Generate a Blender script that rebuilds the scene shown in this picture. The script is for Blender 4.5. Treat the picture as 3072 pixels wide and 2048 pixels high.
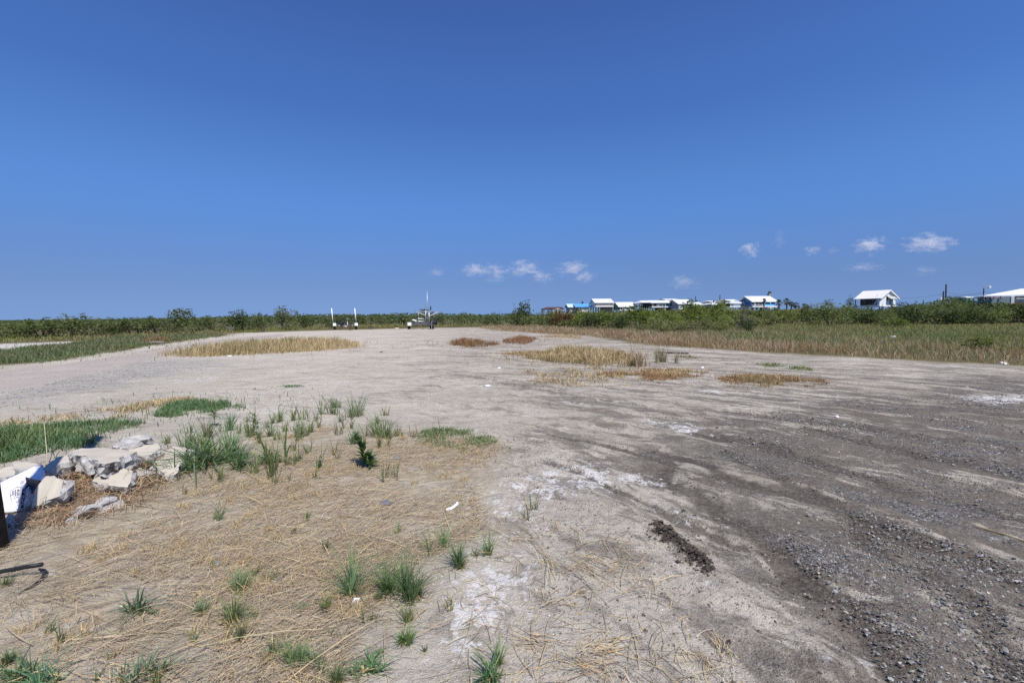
import bpy, bmesh, math, random
import numpy as np
from mathutils import Matrix, Vector
for o in list(bpy.data.objects): bpy.data.objects.remove(o)
SC = bpy.context.scene; COL = SC.collection
rng = np.random.default_rng(7); random.seed(7)

# ------------------------------------------------------------------ camera
EYE = 1.45; LENS = 17.0; FPX = LENS/36*3072
PITCH = math.radians(2.88); ROLL = math.radians(0.34)
FWD = np.array([0, math.cos(PITCH), -math.sin(PITCH)])
_u0 = np.array([0, math.sin(PITCH), math.cos(PITCH)]); _r0 = np.array([1.0, 0, 0])
RGT = math.cos(ROLL)*_r0 - math.sin(ROLL)*_u0
UPV = math.cos(ROLL)*_u0 + math.sin(ROLL)*_r0
cam_d = bpy.data.cameras.new('camera'); cam_d.lens = LENS; cam_d.sensor_width = 36
cam_d.clip_start = 0.05; cam_d.clip_end = 20000
cam = bpy.data.objects.new('camera', cam_d); COL.objects.link(cam)
M = Matrix.Identity(4)
for i in range(3):
    M[i][0] = RGT[i]; M[i][1] = UPV[i]; M[i][2] = -FWD[i]
M[2][3] = EYE
cam.matrix_world = M
SC.camera = cam

# ------------------------------------------------------------------ light
SUN_EL = math.radians(57); SAZ = np.array([0.43, -0.903])
sunv = Vector((SAZ[0]*math.cos(SUN_EL), SAZ[1]*math.cos(SUN_EL), math.sin(SUN_EL)))
sd = bpy.data.lights.new('sun', 'SUN'); sd.energy = 5.0; sd.angle = math.radians(0.5); sd.color = (1.0, 0.955, 0.875)
sun = bpy.data.objects.new('sun', sd); COL.objects.link(sun)
sun.rotation_euler = sunv.to_track_quat('Z', 'Y').to_euler(); sun.location = (20, -30, 60)
SKY_TINT = (1.31, 1.38, 1.725)
W = bpy.data.worlds.new('World'); SC.world = W; W.use_nodes = True
nt = W.node_tree; nt.nodes.clear()
sky = nt.nodes.new('ShaderNodeTexSky'); sky.sky_type = 'NISHITA'; sky.sun_disc = False
sky.sun_elevation = SUN_EL; sky.sun_rotation = math.atan2(SAZ[0], SAZ[1])
sky.altitude = 0; sky.air_density = 1.0; sky.dust_density = 0.15; sky.ozone_density = 3.0
bg = nt.nodes.new('ShaderNodeBackground'); bg.inputs[1].default_value = 0.1
wo = nt.nodes.new('ShaderNodeOutputWorld')
tc = nt.nodes.new('ShaderNodeTexCoord'); vm = nt.nodes.new('ShaderNodeVectorMath'); vm.operation = 'MULTIPLY_ADD'
vm.inputs[1].default_value = (1, 1, .80); vm.inputs[2].default_value = (0, 0, .20)      # clear air: look a little above the milky horizon band
nt.links.new(tc.outputs['Generated'], vm.inputs[0]); nt.links.new(vm.outputs[0], sky.inputs[0])
sg = nt.nodes.new('ShaderNodeMix'); sg.data_type = 'RGBA'; sg.blend_type = 'MULTIPLY'; sg.inputs[0].default_value = 1.0; sg.inputs[7].default_value = (*SKY_TINT, 1)
sz = nt.nodes.new('ShaderNodeSeparateXYZ'); nt.links.new(tc.outputs['Generated'], sz.inputs[0])
cr = nt.nodes.new('ShaderNodeValToRGB'); cr.color_ramp.interpolation = 'EASE'          # hazier near the horizon, deeper blue above
for i_, (ps_, cl_) in enumerate([(0.0, (.91, .89, .86)), (.035, (.935, .925, .90)), (.235, (.875, 1.21, 1.36)), (.41, (.71, 1.02, 1.285)), (.56, (.67, .87, 1.17))]):
    e_ = cr.color_ramp.elements[i_] if i_ < 2 else cr.color_ramp.elements.new(ps_)
    e_.position = ps_; e_.color = (cl_[0]/1.5, cl_[1]/1.5, cl_[2]/1.5, 1)
nt.links.new(sz.outputs[2], cr.inputs[0])
s2 = nt.nodes.new('ShaderNodeMix'); s2.data_type = 'RGBA'; s2.blend_type = 'MULTIPLY'; s2.inputs[0].default_value = 1.0
nt.links.new(sky.outputs[0], s2.inputs[6]); nt.links.new(cr.outputs[0], s2.inputs[7]); nt.links.new(s2.outputs[2], sg.inputs[6]); nt.links.new(sg.outputs[2], bg.inputs[0]); nt.links.new(bg.outputs[0], wo.inputs[0])
SC.view_settings.view_transform = 'Standard'; SC.view_settings.look = 'None'
SC.view_settings.exposure = 0.12; SC.view_settings.gamma = 1.0; SC.view_settings.use_curve_mapping = False
SC.render.engine = 'CYCLES'
SC.cycles.use_denoising = False
SC.cycles.max_bounces = 6; SC.cycles.diffuse_bounces = 3; SC.cycles.transparent_max_bounces = 8
SC.cycles.volume_step_rate = 1.0; SC.cycles.volume_bounces = 6; SC.cycles.max_bounces = 8

# ------------------------------------------------------------------ place from survey coordinates of the photograph
def ray(x, y):
    x = np.asarray(x, float); y = np.asarray(y, float)
    return FWD*FPX + RGT*(x[..., None]-1536) + UPV*(1024-y[..., None])
def P(x, y, z=0.0):                                   # point of a pixel's ray on the level z
    d = ray(x, y); t = (np.asarray(z)-EYE)/d[..., 2]
    return np.array([0, 0, EYE]) + d*t[..., None]
def D(x, y, Y):                                       # point of a pixel's ray at the depth Y
    d = ray(x, y); t = Y/d[..., 1]
    return np.array([0, 0, EYE]) + d*t[..., None]
def mpp(x, y):                                        # metres per pixel on the ground there
    return float(P(x, y)[1])/FPX

# ------------------------------------------------------------------ noise
def _h(ix, iy, s):
    n = (ix.astype(np.int64)*374761393 + iy.astype(np.int64)*668265263 + s*974711) & 0x7fffffff
    n = ((n ^ (n >> 13))*1274126177) & 0x7fffffff
    return ((n ^ (n >> 16)) & 0xffff)/65535.0
def vnoise(x, y, s=0):
    ix = np.floor(x); iy = np.floor(y); fx = x-ix; fy = y-iy
    fx = fx*fx*(3-2*fx); fy = fy*fy*(3-2*fy); ix = ix.astype(np.int64); iy = iy.astype(np.int64)
    a = _h(ix, iy, s); b = _h(ix+1, iy, s); c = _h(ix, iy+1, s); d = _h(ix+1, iy+1, s)
    return (a*(1-fx)+b*fx)*(1-fy) + (c*(1-fx)+d*fx)*fy
def fbm(x, y, s=0, o=4):
    r = 0; a = .5
    for i in range(o):
        r = r + a*vnoise(x*2**i, y*2**i, s+i*17); a *= .5
    return r/(1-.5**o)
def sdf(pts, poly):                                   # signed distance, positive inside
    x, y = pts[:, 0], pts[:, 1]; n = len(poly); dm = np.full(len(x), 1e18); ins = np.zeros(len(x), bool)
    for i in range(n):
        x0, y0 = poly[i]; x1, y1 = poly[(i+1) % n]; ex, ey = x1-x0, y1-y0
        t = np.clip(((x-x0)*ex + (y-y0)*ey)/(ex*ex+ey*ey+1e-12), 0, 1)
        dm = np.minimum(dm, (x-x0-t*ex)**2 + (y-y0-t*ey)**2)
        c = (y0 > y) != (y1 > y)
        ins ^= c & (x < (x1-x0)*(y-y0)/(y1-y0+1e-12)+x0)
    d = np.sqrt(dm)
    return np.where(ins, d, -d)
def gp(*px):                                          # polygon on the ground from survey pixels
    a = np.array(px, float)
    return P(a[:, 0], a[:, 1])[:, :2]
def sstep(a, b, x):
    t = np.clip((x-a)/(b-a), 0, 1); return t*t*(3-2*t)

TC = np.array([-6.1, -1.1])                           # centre of the turning tracks
LOTLINE = [(-500, 1160), (0, 1098), (200, 1076), (440, 1037), (640, 1010), (720, 999), (980, 991), (1240, 985), (1440, 981),
           (1500, 991), (1760, 1007), (1880, 1028), (2200, 1052), (2400, 1064), (2800, 1086), (3072, 1098), (3600, 1125)]
VEG = np.vstack([gp(*LOTLINE), [(2000, 12), (2000, 4000), (-2000, 4000), (-2000, 10)]])
STRAW = gp((-500, 2900), (-500, 1700), (130, 1590), (330, 1470), (560, 1420), (700, 1310), (1000, 1280), (1250, 1300), (1490, 1330),
           (1500, 1420), (1420, 1490), (1450, 1590), (1330, 1650), (1190, 1720), (1070, 1880), (980, 2100), (950, 2900))
GRAVEL = gp((1950, 1330), (2100, 1290), (2600, 1190), (3072, 1140), (3800, 1100), (4200, 2000), (3600, 2500), (2700, 2100), (2500, 1780), (2200, 1500))
GRAVEL2 = gp((-300, 1230), (0, 1180), (230, 1128), (420, 1085), (560, 1078), (680, 1092), (600, 1112), (400, 1140), (200, 1180), (0, 1228), (-300, 1300))
SALTS = [gp((1560, 1430), (1640, 1385), (1690, 1420), (1700, 1470), (1640, 1500), (1560, 1470)),
         gp((1380, 1720), (1450, 1690), (1560, 1700), (1570, 1800), (1480, 1900), (1380, 1960), (1300, 2100), (1240, 2100), (1310, 1900), (1330, 1800)),
         gp((1975, 1530), (2000, 1525), (2060, 1555), (2050, 1562), (2000, 1560)),
         gp((1990, 1660), (2040, 1690), (2075, 1700), (2060, 1712), (2000, 1700)),
         gp((1740, 1400), (1800, 1420), (1800, 1470), (1750, 1460)), gp((1890, 1430), (1990, 1440), (1980, 1460), (1900, 1450)),
         gp((1440, 1225), (1520, 1235), (1510, 1250), (1450, 1245)), gp((1900, 1250), (2080, 1280), (2060, 1292), (1900, 1265)),
         gp((440, 1150), (650, 1120), (700, 1128), (560, 1155)), gp((1330, 1680), (1480, 1640), (1620, 1660), (1640, 1800), (1560, 1950), (1480, 2150), (1180, 2200), (1260, 1950)), gp((1640, 1360), (1830, 1400), (1860, 1480), (1720, 1500), (1560, 1480)), gp((1380, 1480), (1560, 1440), (1640, 1520), (1620, 1640), (1480, 1640)),
         gp((2820, 1092), (2900, 1092), (2890, 1100), (2830, 1101)), gp((2860, 1190), (3072, 1180), (3200, 1200), (3072, 1215), (2950, 1215)),
         gp((2080, 1160), (2200, 1165), (2180, 1175), (2100, 1172)), gp((-400, 1060), (0, 1030), (300, 1021), (290, 1027), (180, 1036), (0, 1052), (-400, 1085))]
SOILS = []
for (xs, rs) in (([(1978, 1580), (1992, 1600), (2010, 1618), (2030, 1628), (2055, 1645), (2072, 1665), (2092, 1682), (2112, 1702), (2124, 1722)], (16, 36, 32, 22, 28, 36, 34, 24, 13)),
                 ([(1905, 1472), (1925, 1484), (1950, 1495), (1985, 1512), (2030, 1528), (2050, 1540), (2075, 1552)], (6, 8, 7, 9, 11, 14, 15)),
                 ([(2105, 1790), (2110, 1830), (2130, 1870), (2145, 1900)], (9, 12, 10, 14)), ([(2180, 1935), (2200, 1980)], (12, 12)),
                 ([(1740, 1405), (1790, 1425), (1840, 1452), (1870, 1468)], (7, 6, 7, 6))):
    SOILS += [(x_, y_, r_*.85) for (x_, y_), r_ in zip(xs, rs)]
SOILS += [(SOILS[i][0]+random.uniform(-26, 26), SOILS[i][1]+random.uniform(-18, 18), random.uniform(7, 20)) for i in (0, 1, 1, 2, 3, 4, 4, 5, 5, 6, 6, 7) for _ in (0, 1)]
SOILW = [(*P(x, y)[:2], r*mpp(x, y)) for x, y, r in SOILS]
TRACKS = []
for pl_, w_ in (([(1930, 1340), (2150, 1420), (2400, 1500), (2700, 1600), (3072, 1760), (3400, 1900)], .11), ([(2200, 1315), (2450, 1395), (2700, 1470), (3072, 1570), (3500, 1690)], .14),
                ([(2150, 1345), (2350, 1450), (2560, 1560), (2750, 1700), (2900, 1850), (3050, 2050)], .09), ([(1990, 1410), (2200, 1560), (2400, 1720), (2600, 1900), (2750, 2080)], .12),
                ([(2400, 1285), (2700, 1350), (3072, 1435), (3500, 1530)], .16), ([(1640, 1300), (1800, 1330), (1900, 1350), (2020, 1400)], .06), ([(1350, 1120), (1600, 1165), (1900, 1215), (2250, 1265)], .22),
                ([(2200, 1235), (2600, 1285), (3072, 1345), (3500, 1400)], .22), ([(2230, 1640), (2450, 1790), (2680, 1980), (2780, 2100)], .08), ([(900, 1066), (1250, 1074), (1600, 1112), (1800, 1150)], .25),
                ([(1250, 1105), (1500, 1135), (1750, 1180)], .2), ([(2060, 1290), (2300, 1340), (2500, 1420)], .12), ([(1640, 1380), (1850, 1470), (2000, 1540), (2200, 1640)], .07), ([(2300, 1180), (2700, 1215), (3072, 1260)], .3)):
    pw = gp(*pl_); dd_ = np.r_[0, np.cumsum(np.hypot(*np.diff(pw, axis=0).T))]; t_ = np.linspace(0, dd_[-1], 40)
    pw = np.stack([np.interp(t_, dd_, pw[:, i]) for i in (0, 1)], 1); kk = np.ones(7)/7
    pw = np.stack([np.convolve(np.r_[[pw[0, i]]*3, pw[:, i], [pw[-1, i]]*3], kk, 'valid') for i in (0, 1)], 1); TRACKS.append((pw, w_))
def trackmask(x, y):
    q = np.stack([x, y], 1); m = np.zeros(len(q)); near = (y > .5) & (np.hypot(x, y) < 45); qi = q[near]
    wx = (fbm(qi[:, 0]*1.7, qi[:, 1]*1.7, 141, 3)-.5)*.35; wy = (fbm(qi[:, 0]*1.7, qi[:, 1]*1.7, 143, 3)-.5)*.35; qi = qi+np.stack([wx, wy], 1); mm = np.zeros(len(qi))
    for pw, w_ in TRACKS:
        dm = np.full(len(qi), 1e9)
        for i in range(len(pw)-1):
            e = pw[i+1]-pw[i]; t = np.clip(((qi-pw[i])@e)/(e@e+1e-9), 0, 1); dm = np.minimum(dm, ((qi-pw[i]-t[:, None]*e)**2).sum(1))
        mm = np.maximum(mm, np.exp(-dm/(w_*w_))*(1 if w_ < .19 else .62)*np.interp(np.hypot(pw[:, 0], pw[:, 1]).mean(), [8, 13, 18], [1, .8, .6]))
    m[near] = mm; return m
def height(x, y):
    dist = np.hypot(x, y)
    z = (fbm(x*.55, y*.55, 3)-.5)*.09*np.clip(1-dist/60, 0, 1)
    z = z + (fbm(x*4, y*4, 5, 3)-.5)*.03*np.clip(1.2-dist/20, 0, 1) + (fbm(x*11, y*11, 6, 2)-.5)*.016*np.clip(1.3-dist/9, 0, 1)
    R = np.hypot(x-TC[0], y-TC[1]); th = np.arctan2(y-TC[1], x-TC[0])
    right = sstep(-1.0, .6, x - (-.25*(y-2)))
    z = z + (fbm(R*4+1.2*fbm(x*2, y*2, 8, 2), th*13, 9, 4)-.5)*.06*right*np.clip(1.3-dist/22, 0, 1)
    for sx, sy, r in SOILW:
        z = z + .028*np.exp(-((x-sx)**2+(y-sy)**2)/(r*r*.7))*(.4+1.2*fbm(x*14, y*14, 21, 2))
    return z
def gz(x, y): return float(height(np.array([float(x)]), np.array([float(y)]))[0])
def PG(x, y):                                         # pixel -> point on the real ground
    p = P(x, y)
    for _ in range(3):
        z = gz(p[0], p[1]); p = P(x, y, z)
    return p

# ------------------------------------------------------------------ mesh helpers
def tri_mesh(name, V, T, C=None, mat=None, smooth=False, extra=None):
    me = bpy.data.meshes.new(name); V = np.asarray(V, np.float32); T = np.asarray(T, np.int32)
    me.vertices.add(len(V)); me.vertices.foreach_set('co', V.ravel())
    n = T.shape[1]
    me.loops.add(T.size); me.loops.foreach_set('vertex_index', T.ravel())
    me.polygons.add(len(T)); me.polygons.foreach_set('loop_start', np.arange(0, T.size, n, dtype=np.int32))
    if smooth: me.polygons.foreach_set('use_smooth', np.ones(len(T), bool))
    else: me.polygons.foreach_set('use_smooth', np.zeros(len(T), bool))
    me.update(calc_edges=True)
    if C is not None:
        a = me.attributes.new('col', 'FLOAT_COLOR', 'POINT'); C = np.asarray(C, np.float32)
        if C.shape[1] == 3: C = np.hstack([C, np.ones((len(C), 1), np.float32)])
        a.data.foreach_set('color', C.ravel())
    for k, v in (extra or {}).items():
        a = me.attributes.new(k, 'FLOAT', 'POINT'); a.data.foreach_set('value', np.asarray(v, np.float32))
    if mat: me.materials.append(mat)
    return me
def link(name, me, parent=None, loc=None):
    o = bpy.data.objects.new(name, me); COL.objects.link(o)
    if parent is not None: o.parent = parent
    if loc is not None: o.location = loc
    return o
def tag(o, label=None, cat=None, group=None, kind=None):
    if label: o['label'] = label
    if cat: o['category'] = cat
    if group: o['group'] = group
    if kind: o['kind'] = kind
    return o
def thing(name, label, cat, loc=(0, 0, 0), rz=0, group=None):
    o = bpy.data.objects.new(name, None); COL.objects.link(o); o.empty_display_size = .2
    o.location = [float(v) for v in loc]; o.rotation_euler = (0, 0, rz)
    o['kind'] = 'thing'; return tag(o, label, cat, group)
def copy_tree(o, parent=None):
    c = o.copy(); COL.objects.link(c)
    if parent is not None: c.parent = parent
    for ch in list(o.children): copy_tree(ch, c)
    return c

class MB:                                             # collects boxes, bars, tubes and prisms into one mesh
    def __init__(s): s.v = []; s.f = []
    def add(s, v, f):
        n = len(s.v); s.v += [tuple(map(float, p)) for p in v]; s.f += [tuple(i+n for i in q) for q in f]; return s
    def box(s, x0, x1, y0, y1, z0, z1):
        return s.add([(x0, y0, z0), (x1, y0, z0), (x1, y1, z0), (x0, y1, z0), (x0, y0, z1), (x1, y0, z1), (x1, y1, z1), (x0, y1, z1)],
                     [(0, 3, 2, 1), (4, 5, 6, 7), (0, 1, 5, 4), (1, 2, 6, 5), (2, 3, 7, 6), (3, 0, 4, 7)])
    def bar(s, a, b, w, h=None, up=(0, 0, 1)):
        h = h or w; a = Vector([float(v) for v in a]); b = Vector([float(v) for v in b]); d = (b-a).normalized(); u = Vector(up)
        if abs(d.dot(u)) > .95: u = Vector((1, 0, 0))
        r = d.cross(u).normalized()*w/2; t = r.cross(d).normalized()*h/2
        return s.add([a-r-t, a+r-t, a+r+t, a-r+t, b-r-t, b+r-t, b+r+t, b-r+t],
                     [(0, 3, 2, 1), (4, 5, 6, 7), (0, 1, 5, 4), (1, 2, 6, 5), (2, 3, 7, 6), (3, 0, 4, 7)])
    def tube(s, pts, r, n=8, cap=True):
        pts = [Vector([float(v) for v in p]) for p in pts]; rs = r if hasattr(r, '__len__') else [r]*len(pts); v = []; f = []
        up = Vector((0, 0, 1)); d0 = (pts[-1]-pts[0]).normalized()
        if abs(d0.z) > .8: up = Vector((1, 0, 0))
        for i, p in enumerate(pts):
            d = (pts[min(i+1, len(pts)-1)]-pts[max(i-1, 0)]).normalized()
            a = d.cross(up); a = a.normalized() if a.length > 1e-6 else Vector((1, 0, 0)); b = a.cross(d)
            for k in range(n):
                q = 2*math.pi*k/n; v.append(p + a*rs[i]*math.cos(q) + b*rs[i]*math.sin(q))
        for i in range(len(pts)-1):
            for k in range(n):
                f.append((i*n+k, i*n+(k+1) % n, (i+1)*n+(k+1) % n, (i+1)*n+k))
        if cap: f.append(tuple(range(n-1, -1, -1))); f.append(tuple(range((len(pts)-1)*n, len(pts)*n)))
        return s.add(v, f)
    def ring(s, c, axis, R, prof, n=24):              # lathe about axis through c; prof = [(radius, along)] closed
        c = Vector(c); ax = Vector(axis).normalized(); u = ax.orthogonal().normalized(); w = ax.cross(u); v = []; f = []; m = len(prof)
        for k in range(n):
            q = 2*math.pi*k/n; e = u*math.cos(q)+w*math.sin(q)
            for (r, t) in prof: v.append(c+e*r+ax*t)
        for k in range(n):
            for j in range(m):
                f.append((k*m+j, k*m+(j+1) % m, ((k+1) % n)*m+(j+1) % m, ((k+1) % n)*m+j))
        return s.add(v, f)
    def build(s, name, mat, parent=None, smooth=False, bevel=0, loc=None):
        me = bpy.data.meshes.new(name); me.from_pydata(s.v, [], s.f)
        bm = bmesh.new(); bm.from_mesh(me); bmesh.ops.recalc_face_normals(bm, faces=bm.faces)
        if bevel: bmesh.ops.bevel(bm, geom=list(bm.edges), offset=bevel, segments=1, affect='EDGES')
        bm.to_mesh(me); bm.free()
        if smooth:
            for p in me.polygons: p.use_smooth = True
        me.materials.append(mat)
        return link(name, me, parent, loc)

# ------------------------------------------------------------------ materials
class NB:                                             # tiny node-graph writer
    def __init__(s, name):
        s.m = bpy.data.materials.new(name); s.m.use_nodes = True; s.t = s.m.node_tree; s.t.nodes.clear()
        s.out = s.n('ShaderNodeOutputMaterial')
    def n(s, ty, **k):
        x = s.t.nodes.new(ty)
        for a, b in k.items(): setattr(x, a, b)
        return x
    def put(s, sock, v):
        if isinstance(v, bpy.types.NodeSocket): s.t.links.new(v, sock)
        elif v is not None:
            if hasattr(v, '__len__') and len(v) == 3 and sock.type == 'RGBA': v = (*v, 1)
            sock.default_value = v
    def pos(s): return s.n('ShaderNodeTexCoord').outputs['Object']
    def attr(s, name, o='Fac'): return s.n('ShaderNodeAttribute', attribute_name=name).outputs[o]
    def math(s, op, a, b=None, c=None, clamp=False):
        x = s.n('ShaderNodeMath', operation=op, use_clamp=clamp)
        for i, v in enumerate((a, b, c)):
            if v is not None: s.put(x.inputs[i], v)
        return x.outputs[0]
    def noise(s, vec, sc, det=3, rough=.55, out='Fac'):
        x = s.n('ShaderNodeTexNoise'); s.put(x.inputs['Vector'], vec); x.inputs['Scale'].default_value = sc
        x.inputs['Detail'].default_value = det; x.inputs['Roughness'].default_value = rough
        return x.outputs[0] if out == 'Fac' else x.outputs['Color']
    def voro(s, vec, sc, feat='F1', out='Distance'):
        x = s.n('ShaderNodeTexVoronoi', feature=feat); s.put(x.inputs['Vector'], vec); x.inputs['Scale'].default_value = sc
        return x.outputs[out]
    def mapr(s, v, a, b, c=0.0, d=1.0):
        x = s.n('ShaderNodeMapRange', interpolation_type='SMOOTHSTEP'); s.put(x.inputs[0], v)
        for i, q in enumerate((a, b, c, d)): s.put(x.inputs[i+1], q)
        return x.outputs[0]
    def mix(s, f, a, b, mode='MIX'):
        x = s.n('ShaderNodeMix', data_type='RGBA', blend_type=mode); s.put(x.inputs[0], f)
        s.put(x.inputs[6], a); s.put(x.inputs[7], b); return x.outputs[2]
    def comb(s, x, y, z):
        c = s.n('ShaderNodeCombineXYZ'); s.put(c.inputs[0], x); s.put(c.inputs[1], y); s.put(c.inputs[2], z); return c.outputs[0]
    def bump(s, h, st=.5, d=.01, nrm=None):
        x = s.n('ShaderNodeBump'); x.inputs['Strength'].default_value = st; x.inputs['Distance'].default_value = d
        s.put(x.inputs['Height'], h)
        if nrm: s.put(x.inputs['Normal'], nrm)
        return x.outputs[0]
    def bsdf(s, col, rough=.8, metal=0.0, nrm=None, spec=.3):
        x = s.n('ShaderNodeBsdfPrincipled'); s.put(x.inputs['Base Color'], col); s.put(x.inputs['Roughness'], rough)
        s.put(x.inputs['Metallic'], metal); s.put(x.inputs['Specular IOR Level'], spec)
        if nrm: s.put(x.inputs['Normal'], nrm)
        return x.outputs[0]
    def done(s, sh): s.t.links.new(sh, s.out.inputs[0]); return s.m
def simple(name, col, rough=.7, metal=0.0, var=.15, sc=6.0, spec=.3, dirt=None):
    b = NB(name); p = b.pos(); n = b.noise(p, sc, 4)
    c = b.mix(b.mapr(n, .3, .7), [v*(1-var) for v in col], [min(v*(1+var), 1) for v in col])
    if dirt: c = b.mix(b.math('MULTIPLY', b.mapr(b.noise(p, sc*.4, 5), .5, .72), .7), c, dirt)
    return b.done(b.bsdf(c, rough, metal, b.bump(b.noise(p, sc*8, 3), .15, .01), spec))
def leafmat(name, trans=.35, rough=.55, spec=.25):
    b = NB(name); c = b.attr('col', 'Color')
    d = b.bsdf(c, rough, 0.0, None, spec)
    t = b.n('ShaderNodeBsdfTranslucent'); b.put(t.inputs[0], b.mix(1.0, c, (1.15, 1.15, .6), 'MULTIPLY'))
    m = b.n('ShaderNodeMixShader'); m.inputs[0].default_value = trans
    b.t.links.new(d, m.inputs[1]); b.t.links.new(t.outputs[0], m.inputs[2])
    return b.done(m.outputs[0])
M_leaf = leafmat('leaf', .48); M_grass = leafmat('grass_blade', .3, .5, .3); M_straw = leafmat('straw', .15, .6, .25)
def colmat(name, rough=.9, bsc=60, bst=.4):
    b = NB(name); p = b.pos(); c = b.attr('col', 'Color')
    c = b.mix(1.0, c, b.mix(b.noise(p, bsc, 3), (.7, .7, .7), (1.25, 1.25, 1.25)), 'MULTIPLY')
    return b.done(b.bsdf(c, rough, 0.0, b.bump(b.noise(p, bsc*1.5, 3), bst, .005), .25))
M_stone = colmat('gravel_stone')

# ------------------------------------------------------------------ ground
def axis_pos(step, near, grow, end):
    a = [0.0]
    while a[-1] < end:
        s = step if a[-1] < near else step*(1+(a[-1]-near)*grow/step)
        a.append(a[-1]+s)
    return np.array(a)
ax = axis_pos(.045, 3.4, .02, 3500); gxs = np.concatenate([-ax[:0:-1], ax])
ay = axis_pos(.04, 4.2, .015, 6000); gys = np.concatenate([[-400, -60, -12, -3, -.5, .5, 1.0, 1.3], 1.5+ay])
GX, GY = np.meshgrid(gxs, gys); gx = GX.ravel(); gy = GY.ravel(); pts = np.stack([gx, gy], 1)
zz = height(gx, gy)
nx, ny = len(gxs), len(gys)
ii = (np.arange(ny-1)[:, None]*nx + np.arange(nx-1)[None, :]).ravel()
quads = np.stack([ii, ii+1, ii+nx+1, ii+nx], 1)
dist = np.hypot(gx, gy); wob = (fbm(gx*1.3, gy*1.3, 31)-.5)
def soft(poly, k=.05, w=.25, nz=1.0):
    s = sdf(pts, poly); ww = (w + k*dist); return sstep(-ww, ww, s + wob*ww*2*nz)
def msk():
    m = {}
    m['straw'] = soft(STRAW, .03, .25)
    m['veg'] = soft(VEG, .02, .2)
    m['gravel'] = np.maximum(soft(GRAVEL, .16, .6), .15*soft(GRAVEL2, .06, .5))
    m['gravel_left'] = soft(GRAVEL2, .09, .6)
    s = np.zeros(len(gx))
    for k_, q in enumerate(SALTS): s = np.maximum(s, soft(q, .03, .10, 1.2)*(.62 if 8 <= k_ <= 11 else 1))
    m['salt'] = s
    s = np.zeros(len(gx))
    for sx, sy, r in SOILW: s = np.maximum(s, np.exp(-((gx-sx)**2+(gy-sy)**2)/(r*r)))
    m['soil'] = s
    R = np.hypot(gx-TC[0], gy-TC[1]); m['lot'] = (.28+.72*sstep(-.4-.12*dist, 1.4+.25*dist, gx + .3*(gy-2) + wob*(1+.3*dist)))*(1-m['veg'])*sstep(0, .7, 1-.6*m['straw'])
    m['track'] = trackmask(gx, gy)
    return m
MASK = msk(); zz = zz - .018*MASK['track']*np.clip(1.3-dist/14, 0, 1)
b = NB('ground'); p = b.pos()
sep = b.n('ShaderNodeSeparateXYZ'); b.put(sep.inputs[0], p)
dx = b.math('SUBTRACT', sep.outputs[0], float(TC[0])); dy = b.math('SUBTRACT', sep.outputs[1], float(TC[1]))
R = b.math('SQRT', b.math('ADD', b.math('MULTIPLY', dx, dx), b.math('MULTIPLY', dy, dy)))
th = b.math('ARCTAN2', dy, dx)
wv = b.noise(p, 1.2, 3, .6, 'c')
Rw = b.math('ADD', R, b.math('ADD', b.math('MULTIPLY', b.noise(p, .9, 2), .6), b.math('MULTIPLY', b.noise(p, 4.5, 4, .65), .22)))
st1 = b.noise(b.comb(b.math('MULTIPLY', Rw, 2.9), b.math('MULTIPLY', th, 7.0), 0.0), 1.0, 6, .66)
st2 = b.noise(b.comb(b.math('MULTIPLY', Rw, 9.0), b.math('MULTIPLY', th, 22.0), 3.0), 1.0, 5, .65)
big = b.noise(p, .35, 4); med = b.noise(p, 3.0, 5, .65); fine = b.noise(p, 35.0, 4, .7); vfine = b.noise(p, 140.0, 2, .7)
sand = b.mix(b.mapr(big, .3, .7), (.455, .408, .332), (.54, .488, .405))
sand = b.mix(b.math('MULTIPLY', b.mapr(med, .45, .72), .55), sand, (.36, .318, .258))
sand = b.mix(b.mapr(b.noise(p, 1.1, 4), .58, .75), sand, (.56, .51, .432))
lot = b.attr('lot'); gv = b.attr('gravel')
damp = b.mapr(b.noise(p, .75, 6, .68), .40, .62)
sand = b.mix(b.math('MULTIPLY', damp, b.math('MULTIPLY', b.math('MULTIPLY', lot, lot), .48)), sand, (.245, .214, .175))
sand = b.mix(b.math('MULTIPLY', b.mapr(b.noise(p, 6.5, 6, .72), .46, .66), b.math('ADD', b.math('MULTIPLY', lot, .38), .10)), sand, (.22, .192, .157))
kst = b.math('ADD', b.math('MULTIPLY', lot, .075), b.math('MULTIPLY', gv, .07))
stf = b.math('ADD', b.math('MULTIPLY', st1, .6), b.math('MULTIPLY', st2, .4))
dk = b.mapr(b.math('ADD', stf, kst), .55, .62)
dk = b.math('MULTIPLY', dk, b.math('ADD', b.math('MULTIPLY', lot, .75), b.math('MULTIPLY', gv, .35)), clamp=True)
dk = b.math('MULTIPLY', dk, b.mapr(med, .25, .5, .45, 1.0))
soilc = b.mix(b.mapr(fine, .35, .7), (.07, .058, .047), (.16, .136, .11))
c = b.mix(b.math('MULTIPLY', dk, .80), sand, soilc)
mot = b.mapr(b.math('ADD', b.noise(p, 2.4, 6, .72), b.math('MULTIPLY', b.math('SUBTRACT', stf, .5), 1.1)), .40, .60)
c = b.mix(b.math('MULTIPLY', b.math('MULTIPLY', mot, gv), .40), c, b.mix(b.mapr(fine, .3, .7), (.09, .075, .062), (.21, .182, .15)))
tk = b.mapr(b.math('ADD', b.attr('track'), b.math('ADD', b.math('MULTIPLY', b.math('SUBTRACT', b.noise(p, 3.2, 6, .75), .5), 1.5), b.math('MULTIPLY', b.math('SUBTRACT', b.noise(p, 13.0, 5, .75), .5), 1.6))), .30, .80)
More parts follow.
